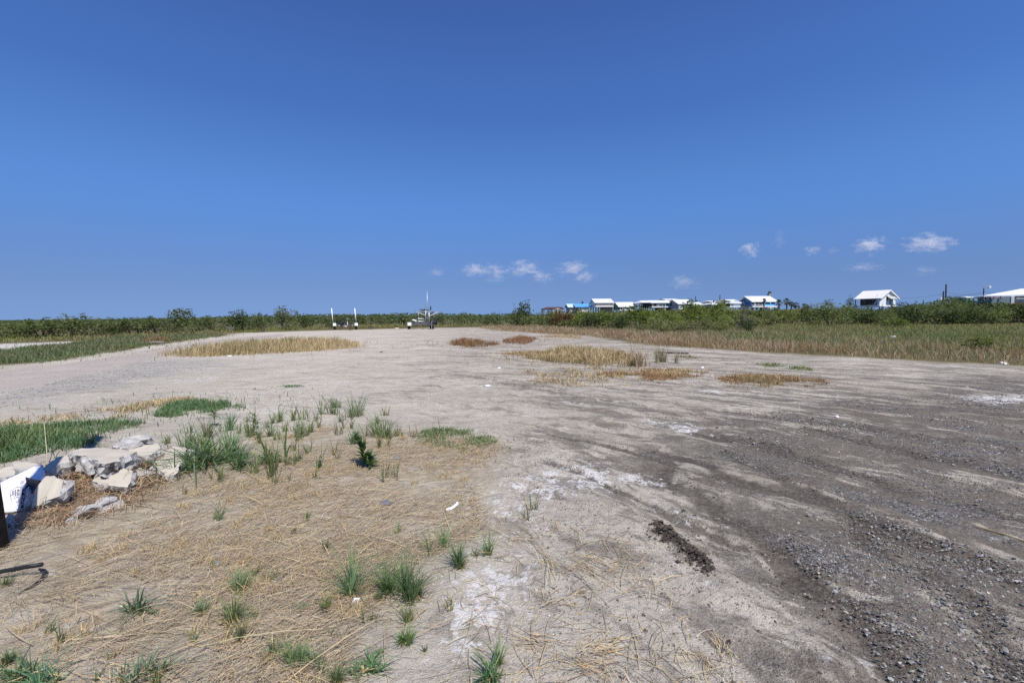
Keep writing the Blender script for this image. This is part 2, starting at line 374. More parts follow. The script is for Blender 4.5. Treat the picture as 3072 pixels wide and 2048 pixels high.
c = b.mix(b.math('MULTIPLY', tk, .80), c, b.mix(b.mapr(fine, .3, .7), (.05, .041, .033), (.14, .118, .097)))
fst = b.math('MULTIPLY', b.mapr(stf, .50, .64), b.math('SUBTRACT', .42, b.math('MULTIPLY', b.attr('straw'), .42)))
c = b.mix(fst, c, (.17, .148, .122))
# dark crumbs spread over the sand
cr = b.mapr(b.noise(p, 24.0, 4, .65), .57, .66); cr = b.math('MULTIPLY', cr, b.math('ADD', b.math('MULTIPLY', lot, .65), .15))
c = b.mix(b.math('MULTIPLY', cr, .7), c, (.12, .10, .088))
# fine grey gravel in the tracks
vc = b.voro(p, 55.0, 'F1', 'Color'); sv = b.n('ShaderNodeSeparateColor'); b.put(sv.inputs[0], vc)
gcol = b.mix(b.mapr(sv.outputs[0], .1, .95), (.065, .06, .058), (.31, .30, .285))
gcol = b.mix(b.mapr(sv.outputs[1], .9, .97), gcol, (.5, .46, .42))
gm = b.math('MULTIPLY', gv, b.mapr(b.math('ADD', st1, b.math('MULTIPLY', b.noise(p, 1.6, 3), .5)), .80, .90), clamp=True)
gm = b.math('MULTIPLY', gm, b.mapr(sv.outputs[2], .15, .3))
c = b.mix(b.math('MULTIPLY', gm, .9), c, gcol)
g2 = b.math('MULTIPLY', b.attr('gravel_left'), b.mapr(b.noise(p, 2.0, 5, .7), .36, .6, .35, 1.0))
c = b.mix(b.math('MULTIPLY', g2, .75), c, b.mix(b.mapr(sv.outputs[0], 0, 1), (.19, .185, .18), (.43, .42, .40)))
# rusty stains
c = b.mix(b.math('MULTIPLY', b.math('MULTIPLY', b.mapr(b.noise(p, 1.9, 3), .66, .74), lot), .35), c, (.25, .14, .07))
# straw floor
sf = b.math('MULTIPLY', b.attr('straw'), b.mapr(b.noise(p, 2.2, 4), .3, .6, .35, 1.0))
stc = b.mix(b.mapr(b.noise(p, 9.0, 4), .35, .68), (.33, .27, .19), (.46, .395, .29))
c = b.mix(sf, c, stc)
# vegetation floor
vgc = b.mix(b.mapr(b.noise(p, .25, 4), .35, .65), (.11, .095, .045), (.15, .13, .06))
c = b.mix(b.attr('veg'), c, vgc)
# salt crust
sn = b.math('ADD', b.math('MULTIPLY', b.noise(p, 6.0, 5, .72), .6), b.math('MULTIPLY', b.noise(p, 26.0, 4, .7), .4))
sm = b.mapr(b.math('ADD', b.math('MULTIPLY', b.attr('salt'), .17), sn), .605, .70)
sm = b.math('MULTIPLY', sm, b.mapr(b.attr('salt'), .0, .3))
sm2 = b.math('MULTIPLY', b.mapr(b.math('ADD', b.noise(p, 5.0, 5, .72), b.math('MULTIPLY', big, .3)), .76, .84), b.math('SUBTRACT', .5, b.math('MULTIPLY', b.attr('veg'), .5)))
c = b.mix(b.math('MAXIMUM', b.math('MULTIPLY', sm, .9), sm2), c, (.70, .675, .635))
c = b.mix(b.mapr(b.math('ADD', b.attr('soil'), b.math('MULTIPLY', b.math('SUBTRACT', b.noise(p, 14.0, 6, .75), .5), 1.5)), .36, .62), c, b.mix(fine, (.035, .028, .023), (.10, .082, .067)))
c = b.mix(1.0, c, b.mix(b.mapr(vfine, .25, .75), (.82, .82, .82), (1.16, 1.16, 1.16)), 'MULTIPLY')
hgt = b.math('ADD', b.math('MULTIPLY', fine, .6), b.math('ADD', b.math('MULTIPLY', vfine, .25), b.math('MULTIPLY', b.noise(p, 12.0, 4, .6), .9)))
hgt = b.math('ADD', hgt, b.math('MULTIPLY', gm, b.math('MULTIPLY', b.voro(p, 55.0), -1.0)))
M_ground = b.done(b.bsdf(c, .95, 0.0, b.bump(hgt, .9, .034), .15))
me = tri_mesh('ground', np.stack([gx, gy, zz], 1), quads, None, M_ground, True, MASK)
ground = link('ground', me); ground['kind'] = 'structure'

# road on the left: worn pinkish asphalt, one sheet just above the ground
RL = [(-900, 1165), (0, 1116), (200, 1091), (400, 1056), (560, 1032), (700, 1013), (860, 1001)]
RR = [(-900, 1290), (0, 1190), (230, 1130), (420, 1085), (560, 1055), (690, 1027), (860, 1008)]
def resample(pl, n):
    pl = np.array(pl, float); d = np.r_[0, np.cumsum(np.hypot(*np.diff(pl, axis=0).T))]; t = np.linspace(0, d[-1], n)
    return np.stack([np.interp(t, d, pl[:, i]) for i in range(pl.shape[1])], 1)
la = resample(gp(*RL), 220); ra = resample(gp(*RR), 220)
kk_ = np.ones(31)/31
def smooth(q): 
    e = np.concatenate([np.repeat(q[:1], 15, 0), q, np.repeat(q[-1:], 15, 0)]); return np.stack([np.convolve(e[:, i], kk_, 'valid') for i in (0, 1)], 1)
la, ra = smooth(la), smooth(ra)
la[:, 1] += (fbm(la[:, 0]*.6, la[:, 1]*.2, 61)-.5)*.45; ra[:, 1] += (fbm(ra[:, 0]*.7, ra[:, 1]*.2, 63)-.5)*.6
nw = 14; tt = np.linspace(0, 1, nw)
rv = (la[:, None, :]*(1-tt)[None, :, None] + ra[:, None, :]*tt[None, :, None]).reshape(-1, 2)
crown = np.tile(np.sin(tt*math.pi), 220)*.35
rz = height(rv[:, 0], rv[:, 1])*1.0 + .012 + .03*crown - .02*(1-np.clip(crown*17, 0, 1))
ri = (np.arange(219)[:, None]*nw + np.arange(nw-1)[None, :]).ravel()
b = NB('road'); p = b.pos()
vc = b.voro(p, 60.0, 'F1', 'Color'); sv = b.n('ShaderNodeSeparateColor'); b.put(sv.inputs[0], vc)
c = b.mix(b.mapr(sv.outputs[0], 0, 1), (.25, .215, .186), (.44, .385, .338))
c = b.mix(b.mapr(b.noise(p, .8, 4), .45, .7), c, (.40, .345, .295)); c = b.mix(b.mapr(b.noise(p, 4.0, 5), .55, .75, 0, .6), c, (.30, .27, .255))
M_road = b.done(b.bsdf(c, .9, 0.0, b.bump(b.math('MULTIPLY', b.voro(p, 60.0), -1.0), .4, .01), .2))
road = link('road', tri_mesh('road', np.c_[rv, rz], np.stack([ri, ri+nw, ri+nw+1, ri+1], 1), None, M_road, True)); road['kind'] = 'structure'
# ------------------------------------------------------------------ blades, stems, stones
def blades(base, h, az, lean, w, C, droop=0.0, tipmul=1.15):
    N = len(base); u = np.stack([np.cos(az), np.sin(az), np.zeros(N)], 1)
    wa = az + rng.uniform(-1.2, 1.2, N) + math.pi/2; wd = np.stack([np.cos(wa), np.sin(wa), np.zeros(N)], 1)*(w/2)[:, None]
    V = np.zeros((N, 7, 3)); Cc = np.zeros((N, 7, 3)); k = 0
    for t, ws in ((0, .8), (.4, 1.0), (.75, .7), (1, 0)):
        zc = t - (lean*.35+droop)*t*t*np.clip(lean, 0, 2)
        c = base + u*(h*lean*(.25*t+.75*t*t))[:, None] + np.array([0, 0, 1])*(h*zc)[:, None]
        cc = C*(.9 + (tipmul-.9)*t)
        if t < 1:
            V[:, k] = c-wd*ws; V[:, k+1] = c+wd*ws; Cc[:, k] = cc; Cc[:, k+1] = cc; k += 2
        else: V[:, k] = c; Cc[:, k] = cc
    T = np.array([(0, 1, 3), (0, 3, 2), (2, 3, 5), (2, 5, 4), (4, 5, 6)])
    F = (np.arange(N)[:, None, None]*7 + T[None]).reshape(-1, 3)
    return V.reshape(-1, 3), F, Cc.reshape(-1, 3)
def stems(base, L, az, pitch, curl, w, C):            # lying or arching straws
    N = len(base); V = np.zeros((N, 8, 3)); a = az.copy(); pnt = base.copy(); el = pitch.copy()
    for k in range(4):
        wd = np.stack([-np.sin(a), np.cos(a), rng.uniform(-.5, .5, N)], 1)*(w/2*(1-.17*k))[:, None]
        V[:, 2*k] = pnt-wd; V[:, 2*k+1] = pnt+wd
        st = (L/3)[:, None]*np.stack([np.cos(a)*np.cos(el), np.sin(a)*np.cos(el), np.sin(el)], 1)
        pnt = pnt + st; a = a + curl; el = el - pitch*.85
    T = []
    for k in range(3): T += [(2*k, 2*k+1, 2*k+3), (2*k, 2*k+3, 2*k+2)]
    F = (np.arange(N)[:, None, None]*8 + np.array(T)[None]).reshape(-1, 3)
    return V.reshape(-1, 3), F, np.repeat(C, 8, 0)
def scatter(poly, n, ref=4.0, k=1.0, extra=None, dmax=1e9):
    lo, hi = poly.min(0), poly.max(0); out = []; tot = 0; tries = 0
    while tot < n and tries < 400:
        tries += 1
        q = rng.uniform(lo, hi, (max(4000, n), 2)); d = np.hypot(q[:, 0], q[:, 1])
        q = q[(rng.random(len(q)) < np.clip((ref/d), 0, 1)**k) & (d < dmax)]
        if not len(q): continue
        s = sdf(q, poly); q = q[s > 0] if extra is None else q[(s > 0) & extra(q)]
        out.append(q); tot += len(q)
    q = np.concatenate(out)[:n]
    return q
def onground(q, dz=0.0): return np.c_[q, height(q[:, 0], q[:, 1])+dz]
def palette(n, cols, jit=.15):
    cols = np.array(cols); c = cols[rng.integers(0, len(cols), n)]*(1, .985, .93)
    return np.clip(c*(1+rng.uniform(-jit, jit, (n, 1)))*(1+rng.uniform(-.05, .05, (n, 3))), .005, .95)
def blend_cols(q, A, B, sc, seed):                    # palette varying in patches
    n = len(q); f = sstep(.38, .62, fbm(q[:, 0]*sc, q[:, 1]*sc, seed))[:, None]
    f = (rng.random((n, 1)) < f)
    return np.where(f, palette(n, B), palette(n, A))
def stuff(name, label, cat, parts, mat):
    V = []; F = []; C = []; o = 0
    for v, f, c in parts: V.append(v); F.append(f+o); C.append(c); o += len(v)
    ob = link(name, tri_mesh(name, np.concatenate(V), np.concatenate(F), np.concatenate(C), mat))
    return tag(ob, label, cat, None, 'stuff')
GREEN = [(.15, .215, .088), (.13, .195, .08), (.18, .24, .105), (.16, .215, .10)]
DGREEN = [(.11, .19, .085), (.13, .215, .095), (.11, .185, .10)]
OLIVE = [(.185, .18, .075), (.22, .20, .10), (.155, .165, .068), (.26, .215, .125)]
TAN = [(.42, .32, .18), (.48, .37, .21), (.36, .27, .16), (.52, .42, .26)]
STRAWC = [(.56, .43, .24), (.52, .385, .20), (.45, .37, .26), (.54, .45, .31), (.34, .28, .21), (.40, .32, .225), (.58, .50, .37), (.25, .20, .155), (.50, .38, .22), (.30, .25, .20)]
GOLD = [(.50, .36, .18), (.56, .42, .22), (.45, .33, .17)]
RUST = [(.22, .11, .06), (.27, .15, .08), (.18, .09, .05), (.31, .18, .10)]
ORANGE = [(.30, .18, .09), (.36, .23, .12), (.28, .18, .10)]
PINK = [(.40, .30, .22), (.46, .36, .27), (.37, .26, .175), (.50, .40, .29)]
YGREEN = [(.20, .235, .07), (.24, .25, .085), (.17, .205, .07)]

GOLDP = gp((560, 1440), (1000, 1310), (1480, 1340), (1450, 1520), (1250, 1650), (1000, 1800), (700, 1850), (500, 1700))
BROWNS = [(.38, .31, .225), (.31, .25, .185), (.46, .39, .29), (.25, .20, .155), (.52, .43, .30)]
# straw lying over the front left
def straw_ok(q):
    return fbm(q[:, 0]*1.4, q[:, 1]*1.4, 71) + rng.uniform(-.16, .16, len(q)) > .49
q = scatter(STRAW, 24000, 2.6, 1.5, straw_ok, 13); n = len(q)
flow = (fbm(q[:, 0]*.6, q[:, 1]*.6, 75)-.5)*3.2 + .35
parts = [stems(onground(q, .004) + np.array([0, 0, 1])*rng.uniform(0, .016, (n, 1)), rng.lognormal(-2.25, .5, n), flow + rng.normal(0, .75, n),
               np.abs(rng.normal(0, .10, n)), rng.normal(0, .22, n), rng.uniform(.0014, .0034, n), np.where((sdf(q, GOLDP)+rng.normal(0, .5, n) > 0)[:, None], palette(n, STRAWC, .25), palette(n, BROWNS, .25)))]
q = scatter(STRAW, 420, 2.6, 1.4, None, 10); n = len(q)      # long bright stalks on top
parts.append(stems(onground(q, .012), rng.uniform(.25, .6, n), rng.normal(.3, .7, n) + math.pi*(rng.random(n) < .4), np.abs(rng.normal(.03, .08, n)), rng.normal(0, .08, n),
                   rng.uniform(.0025, .0045, n), palette(n, [(.55, .44, .27), (.60, .50, .33), (.48, .36, .22)])))
stuff('straw_litter', 'flattened dry straw matted over the sandy ground in the foreground', 'straw', parts, M_straw)
# dry twigs and stalks on the bare sand at the bottom centre
TW = gp((1150, 1600), (1600, 1560), (1900, 1650), (2000, 1800), (2250, 2100), (2300, 2500), (1000, 2500), (1050, 1900))
q = scatter(TW, 600, 2.2, 1.0, lambda q: fbm(q[:, 0]*1.8, q[:, 1]*1.8, 77)+rng.uniform(-.2, .2, len(q)) > .55, 5); n = len(q)
parts = [stems(onground(q, .004), rng.lognormal(-1.9, .5, n), rng.normal(.5, 1.0, n), np.abs(rng.normal(0, .22, n)), rng.normal(0, .2, n), rng.uniform(.002, .0045, n), palette(n, STRAWC+[(.22, .17, .12)]))]
for (x, y, m, r) in [(1790, 1700, 70, 190), (1650, 1690, 46, 150), (1668, 1810, 36, 90), (1800, 1950, 60, 150), (1600, 1930, 50, 120), (1740, 1990, 60, 130), (2170, 1950, 60, 70), (1560, 1620, 40, 130), (1580, 1520, 22, 70), (2120, 2000, 50, 80)]:
    m = int(m*.6); c0 = PG(x, y); rr = r*mpp(x, y); a0 = rng.uniform(0, 6.28); a = a0 + rng.normal(0, .35, m) + math.pi*(rng.random(m) < .4)
    bs = c0[None] + np.c_[rng.normal(0, rr*.18, (m, 2)), rng.uniform(.003, .02, m)]
    parts.append(stems(bs, rng.uniform(.3, 1.1, m)*rr, a, np.abs(rng.normal(.08, .18, m)), rng.normal(0, .28, m), rng.uniform(.002, .004, m), palette(m, STRAWC, .25)))
stuff('dry_twigs', 'loose dry twigs and stalks strewn over the salty bare sand at the bottom', 'twigs', parts, M_straw)

# golden cut stubble between the straw
parts = []
q = scatter(STRAW, 240, 3.0, .8, lambda q: (fbm(q[:, 0]*.9, q[:, 1]*.9, 79) > .45), 8)
for (x, y) in q:
    m = rng.integers(14, 34); s = rng.uniform(.6, 1.3)
    bs = np.c_[rng.normal(0, .03*s, (m, 2))+[x, y], np.full(m, gz(x, y))]
    parts.append(blades(bs, rng.uniform(.02, .085, m)*s, rng.uniform(0, 6.28, m), np.abs(rng.normal(.5, .35, m)), rng.uniform(.0022, .004, m), palette(m, GOLD+TAN)))
stuff('dry_stubble', 'short golden tufts of dead stubble poking out of the straw', 'dry grass', parts, M_straw)

# stones, shell bits and soil crumbs
OCT = np.array([(1, 0, 0), (-1, 0, 0), (0, 1, 0), (0, -1, 0), (0, 0, 1), (0, 0, -1.0)])
OCF = np.array([(0, 2, 4), (2, 1, 4), (1, 3, 4), (3, 0, 4), (2, 0, 5), (1, 2, 5), (3, 1, 5), (0, 3, 5)])
ICO = None
def ico_pts():
    bm = bmesh.new(); bmesh.ops.create_icosphere(bm, subdivisions=1, radius=1); bm.verts.ensure_lookup_table()
    v = np.array([tuple(v.co) for v in bm.verts]); f = np.array([[w.index for w in p.verts] for p in bm.faces]); bm.free(); return v, f
ICV, ICF = ico_pts()
def stones(c, r, C, flat=.55, V0=OCT, F0=OCF, jit=.28):
    n = len(c); k = len(V0); a = rng.uniform(0, 6.28, n); v = V0[None]*(1+rng.uniform(-jit, jit, (n, k, 1)))
    v = v*np.stack([r*rng.uniform(.8, 1.35, n), r*rng.uniform(.65, 1.0, n), r*flat*rng.uniform(.6, 1.2, n)], 1)[:, None]
    tl = rng.normal(0, .3, n); x, y, z = v[..., 0].copy(), v[..., 1].copy(), v[..., 2].copy()
    x, z = x*np.cos(tl)[:, None]-z*np.sin(tl)[:, None], x*np.sin(tl)[:, None]+z*np.cos(tl)[:, None]
    ca, sa = np.cos(a)[:, None], np.sin(a)[:, None]
    v = np.stack([x*ca-y*sa, x*sa+y*ca, z], 2) + c[:, None]
    return v.reshape(-1, 3), (np.arange(n)[:, None, None]*k + F0[None]).reshape(-1, 3), np.repeat(C, k, 0)
def tracky(q, th):
    R = np.hypot(q[:, 0]-TC[0], q[:, 1]-TC[1]) + .4*fbm(q[:, 0], q[:, 1], 4); a = np.arctan2(q[:, 1]-TC[1], q[:, 0]-TC[0])
    R = R + .3*fbm(q[:, 0]*3, q[:, 1]*3, 35, 3); return fbm(R*2.6, a*7, 33, 4) + rng.uniform(-.12, .12, len(q)) > th
GR = [(.10, .10, .105), (.16, .16, .165), (.23, .23, .235), (.30, .30, .30), (.13, .12, .115), (.20, .185, .17), (.36, .35, .34), (.17, .175, .185)]
q = scatter(GRAVEL, 22000, 3.2, 1.7, lambda q: tracky(q, .56), 22); n = len(q); rr = rng.lognormal(-5.32, .42, n)*np.clip(np.hypot(q[:, 0], q[:, 1])/6, .9, 1.8)
parts = [stones(onground(q)+np.c_[np.zeros((n, 2)), rr*.12], rr, palette(n, GR, .2))]
q = scatter(GRAVEL, 450, 2.6, 1.6, lambda q: tracky(q, .53), 7); n = len(q); rr = rng.lognormal(-4.7, .30, n)
parts.append(stones(onground(q)+np.c_[np.zeros((n, 2)), rr*.15], rr, palette(n, GR, .2), .5, ICV, ICF, .2))
q = scatter(GRAVEL2, 2200, 9, 1.4, None, 30); n = len(q); rr = rng.lognormal(-4.6, .4, n)
parts.append(stones(onground(q)+np.c_[np.zeros((n, 2)), rr*.1], rr, palette(n, GR+[(.33, .33, .33)], .2)))
stuff('gravel', 'loose grey gravel spread in dark streaks along the tyre tracks', 'gravel', parts, M_stone)
OPEN = gp((-200, 1500), (0, 1230), (500, 1110), (900, 1030), (1500, 1010), (2300, 1080), (3072, 1130), (3700, 1200), (3600, 2600), (-200, 2600))
q = scatter(OPEN, 2400, 3.0, 1.5, None, 22); n = len(q); rr = rng.lognormal(-5.4, .4, n)*np.clip(np.hypot(q[:, 0], q[:, 1])/6, .8, 1.3)
parts = [stones(onground(q)+np.c_[np.zeros((n, 2)), rr*.2], rr, palette(n, [(.70, .69, .67), (.62, .58, .53), (.52, .47, .41), (.66, .62, .6)], .1), .4)]
stuff('shell_bits', 'small white shell fragments and pale pebbles scattered over the sand', 'pebbles', parts, M_stone)
LOTC = gp((1350, 1350), (1900, 1250), (3072, 1180), (3700, 1200), (3600, 2600), (1500, 2600), (1600, 1700), (1500, 1500))
q = scatter(LOTC, 13000, 3.0, 1.6, lambda q: tracky(q, .49), 16); n = len(q); rr = rng.lognormal(-5.25, .42, n)*np.clip(np.hypot(q[:, 0], q[:, 1])/5, .8, 2)
parts = [stones(onground(q)+np.c_[np.zeros((n, 2)), rr*.15], rr, palette(n, [(.10, .085, .072), (.14, .12, .10), (.19, .165, .145), (.24, .21, .185)], .15), .7)]
for sx, sy, r in SOILW[:9]:
    m = int(240*r/.1)+6; qq = np.c_[rng.normal(sx, r*.8, m), rng.normal(sy, r*.9, m)]; rr = rng.lognormal(-5.2, .5, m)
    parts.append(stones(onground(qq)+np.c_[np.zeros((m, 2)), rr*.3], rr, palette(m, [(.055, .045, .038), (.08, .066, .056), (.11, .092, .078)], .15), .8))
stuff('soil_crumbs', 'dark damp soil crumbs thrown up along the tyre ruts', 'soil', parts, M_stone)

# ------------------------------------------------------------------ masses of grass
def grass_mass(name, label, cat, poly, n, h, cols, lean=.35, w=.012, ref=20, k=1.0, edge=.6, tip=1.15, mat=None, clump=None, extra=None, rag=4.2):
    acc = lambda q: (sdf(q, poly)/edge + (fbm(q[:, 0]*1.1/max(edge, .3), q[:, 1]*1.1/max(edge, .3), 93)-.5)*rag + rng.uniform(-.5, .5, len(q)) > .15) & (True if clump is None else clump(q))
    q = scatter(poly, n, ref, k, acc)
    st = q[rng.random(len(q)) < .09]; q = np.concatenate([q, st+rng.normal(0, edge*1.1, st.shape)]); m = len(q); s = sdf(q, poly); d = np.hypot(q[:, 0], q[:, 1])
    hh = h*rng.uniform(.5, 1.1, m)*(.6+.4*sstep(0, edge, s))*(.45+1.1*fbm(q[:, 0]*1.7, q[:, 1]*1.7, 91, 2))
    C = cols(q) if callable(cols) else palette(m, cols)
    pr = [blades(onground(q, -.01), hh, rng.uniform(0, 6.28, m), np.abs(rng.normal(lean, lean*.6, m)), w*np.clip(d/ref, .5, 6)*rng.uniform(.7, 1.3, m), C, 0, tip)]
    if extra: pr += extra(q, hh)
    return stuff(name, label, cat, pr, mat or M_grass)
MARSH = gp((1440, 985), (1510, 994), (1640, 1002), (1760, 1006), (1790, 1013), (1870, 1020), (1890, 1030), (2000, 1041), (2200, 1053), (2400, 1063), (2600, 1076),
           (2800, 1085), (3000, 1096), (3072, 1099), (3500, 1118), (4200, 1150), (4200, 985), (3072, 966), (2500, 967), (2100, 975), (1850, 983), (1440, 978))
FRONTE = gp((1440, 985), (1510, 994), (1640, 1002), (1760, 1006), (1790, 1013), (1870, 1020), (1890, 1030), (2000, 1041), (2200, 1053), (2400, 1063), (2600, 1076), (2800, 1085), (3000, 1096), (3072, 1099), (3500, 1118), (4200, 1150))
def marsh_cols(q):
    m = len(q); x, y = q[:, 0], q[:, 1]
    d = np.full(m, 1e9)
    for i in range(len(FRONTE)-1):
        a, bb = FRONTE[i], FRONTE[i+1]; e = bb-a; t = np.clip(((q-a)@e)/(e@e), 0, 1); d = np.minimum(d, np.hypot(*(q-a-t[:, None]*e).T))
    r = d/np.hypot(x, y) + .03 + (fbm(x*.35, y*.35, 95)-.5)*.40 + rng.normal(0, .06, m)
    c = np.where((r < .19)[:, None], palette(m, PINK+PINK+RUST[:2]+TAN[:1]), np.where((r < .36)[:, None], palette(m, PINK[:2]+OLIVE+[(.24, .23, .12)]), palette(m, OLIVE+YGREEN[:1])))
    rp = (fbm(x*.5, y*.5, 97) > .56) & (r < .17) & (rng.random(m) < .7); c = np.where(rp[:, None], palette(m, RUST+ORANGE), c)
    gp_ = (fbm(x*.25+9, y*.25, 99) > .58) & (r > .16) & (rng.random(m) < .6); c = np.where(gp_[:, None], palette(m, [(.11, .17, .055), (.13, .18, .06)]), c)
    far = (r > .62) & (rng.random(m) < .7); c = np.where(far[:, None], palette(m, YGREEN+OLIVE), c)
    return c
grass_mass('marsh_grass', 'tall reddish and olive marsh grass filling the right middle distance', 'marsh grass', MARSH, 120000, .40, marsh_cols, .55, .0105, 22, 1.55, .8)
STRIP = gp((-500, 1135), (0, 1096), (120, 1090), (220, 1074), (330, 1060), (440, 1040), (560, 1022), (660, 1010), (690, 1005), (560, 1006), (450, 1010), (330, 1015), (220, 1030), (100, 1046), (0, 1054), (-500, 1085))
def strip_cols(q):
    m = len(q); f = fbm(q[:, 0]*.5, q[:, 1]*.5, 101); s = sdf(q, STRIP)
    c = palette(m, [(.15, .19, .085), (.13, .17, .08), (.18, .21, .105)])
    c = np.where(((f > .5) & (rng.random(m) < .45))[:, None], palette(m, OLIVE+[(.20, .15, .10)]), c)
    return c
grass_mass('verge_grass', 'bluish green grass strip along the left road edge', 'grass', STRIP, 24000, .27, strip_cols, .3, .016, 18, 1.3, 1.0)
FARG = gp((-500, 1050), (0, 1030), (250, 1022), (330, 1016), (450, 1011), (560, 1004), (720, 997), (900, 990), (1000, 987), (1000, 980), (760, 987), (600, 993), (470, 1000), (300, 1008), (0, 1014), (-500, 1028))
grass_mass('field_grass', 'yellow green low grass in front of the left hedge', 'grass', FARG, 14000, .30, lambda q: blend_cols(q, YGREEN+[(.22, .22, .06)], OLIVE+TAN[:1], .2, 103), .4, .02, 35, 1.0, 1.0)
CG = gp((1000, 988), (1100, 986), (1240, 982), (1440, 981), (1440, 973), (1240, 976), (1000, 980))
grass_mass('back_grass', 'sunlit tan green grass behind the two boat trailers', 'grass', CG, 8000, .55, lambda q: blend_cols(q, YGREEN+TAN[:2], OLIVE, .2, 105), .35, .02, 45, .6, 1.0)
def dry(name, label, poly, n, h, cols, lean=.35, w=.010, ref=14, edge=.7, clump=None): return grass_mass(name, label, 'dry grass', poly, n, h, cols, lean, w, ref, .9, edge*1.5, 1.15, M_straw, clump)
dry('dry_grass_patch', 'long tan dry grass patch in the middle of the lot at left', gp((470, 1070), (540, 1076), (700, 1068), (860, 1060), (1000, 1052), (1100, 1042), (1060, 1032), (940, 1028), (800, 1030), (680, 1040), (560, 1055)), 9000, .46, lambda q: blend_cols(q, TAN, TAN[:2]+[(.22, .20, .09), (.28, .23, .12)], .7, 107))
dry('dry_grass_clump', 'tall pale tan dry grass clump right of centre', gp((1560, 1074), (1640, 1084), (1720, 1098), (1800, 1103), (1900, 1099), (1930, 1080), (1870, 1064), (1780, 1058), (1680, 1060)), 6800, .44, lambda q: blend_cols(q, TAN+[(.55, .46, .28)], TAN[:1]+[(.26, .21, .11)], 1.2, 109), .55, .010, 12)
dry('low_dry_grass', 'low orange brown grass mat left of the tall tan clump', gp((1480, 1060), (1560, 1066), (1660, 1078), (1720, 1080), (1700, 1060), (1600, 1052)), 3200, .15, lambda q: blend_cols(q, ORANGE, TAN, 1.0, 111), .7)
dry('brown_grass_mat', 'orange brown grass mat on the sand below the tall tan clump', gp((1790, 1125), (1860, 1138), (1960, 1145), (2080, 1135), (2130, 1118), (2060, 1108), (1990, 1106), (1900, 1112)), 4200, .16, lambda q: blend_cols(q, ORANGE, TAN, 1.5, 113), .8, .008, 10, .5, lambda q: fbm(q[:, 0]*2, q[:, 1]*2, 115) > .38)
dry('brown_grass_mat', 'orange brown grass mat stretching toward the dark gravel on the right', gp((2130, 1140), (2200, 1152), (2300, 1166), (2400, 1166), (2490, 1152), (2440, 1138), (2330, 1130), (2230, 1126)), 4600, .16, lambda q: blend_cols(q, ORANGE, TAN[:1]+[(.27, .21, .12)], 1.5, 117), .8, .008, 10, .5, lambda q: fbm(q[:, 0]*2, q[:, 1]*2, 119) > .40)
dry('sparse_dry_grass', 'thin pale dry grass scattered on sand before the tall tan clump', gp((1560, 1090), (1700, 1100), (1950, 1105), (1990, 1120), (1850, 1130), (1900, 1160), (1700, 1165), (1580, 1150), (1560, 1120)), 2600, .11, TAN+STRAWC, .9, .008, 9, .3, lambda q: fbm(q[:, 0]*2.5, q[:, 1]*2.5, 121) > .5)
dry('rust_grass_clump', 'rusty red dead plants on sand left of the smaller rust patch', gp((1320, 1030), (1390, 1042), (1470, 1042), (1500, 1034), (1440, 1024), (1380, 1022)), 2200, .38, RUST+[(.16, .11, .05)], .55, .012, 20, .8, lambda q: fbm(q[:, 0]*1.2, q[:, 1]*1.2, 123) > .42)
dry('rust_grass_clump', 'rusty red dead plants near the marsh edge right of centre', gp((1505, 1027), (1540, 1034), (1580, 1034), (1615, 1018), (1560, 1012), (1520, 1016)), 1700, .38, RUST, .55, .012, 22, .8, lambda q: fbm(q[:, 0]*1.2, q[:, 1]*1.2, 125) > .40)
dry('thin_tan_grass', 'thin line of tan grass right of the rust red plants', gp((1620, 1015), (1740, 1016), (1750, 1008), (1620, 1007)), 900, .28, TAN, .4, .012, 25, .6)
dry('rusty_brush', 'red brown dead brush heap on the green verge', gp((400, 1036), (470, 1032), (520, 1024), (530, 1016), (470, 1018), (410, 1026)), 1800, .40, RUST, .9, .014, 22, .6)
def green(name, label, poly, n, h, cols=GREEN, lean=.5, w=.006, ref=6, clump=None, nk=.9, edge=.5): return grass_mass(name, label, 'grass', poly, int(n*nk), h, cols, lean, w, ref, .9, edge, 1.2, None, clump)
green('green_grass_mat', 'dense dark green grass behind the concrete rubble at far left', gp((-300, 1450), (0, 1405), (140, 1365), (250, 1345), (340, 1300), (440, 1270), (380, 1262), (200, 1275), (0, 1300), (-300, 1340)), 6500, .19, lambda q: blend_cols(q, DGREEN, GREEN, 1.2, 127), .5, .007, 6, lambda q: fbm(q[:, 0]*1.6, q[:, 1]*1.6, 129)+.25*rng.random(len(q)) > .5, 1.1, .6)
green('green_grass_mat', 'dense dark green grass patch on sand beyond the rubble', gp((460, 1250), (540, 1256), (640, 1252), (720, 1240), (740, 1222), (640, 1206), (560, 1206), (490, 1225)), 3600, .17, DGREEN+GREEN[:1], .6, .008, 8, lambda q: fbm(q[:, 0]*1.6, q[:, 1]*1.6, 131)+.2*rng.random(len(q)) > .46, 1.0, 1.0)
green('green_grass_mat', 'low green grass mat right of the leafy weed', gp((1240, 1335), (1300, 1350), (1380, 1372), (1460, 1345), (1500, 1320), (1460, 1296), (1340, 1290), (1260, 1300)), 2600, .10, GREEN, .7, .005, 5, lambda q: fbm(q[:, 0]*3, q[:, 1]*3, 133)+.2*rng.random(len(q)) > .54, .8, .16)
green('creeping_plants', 'bright green creeping plants on the sand before the marsh', gp((2250, 1092), (2320, 1104), (2400, 1112), (2470, 1114), (2440, 1102), (2340, 1091)), 1100, .08, [(.17, .22, .08), (.20, .25, .10), (.15, .19, .08), (.26, .25, .13)], 1.0, .018, 12, lambda q: fbm(q[:, 0]*2, q[:, 1]*2, 139) > .45, .8, .25)
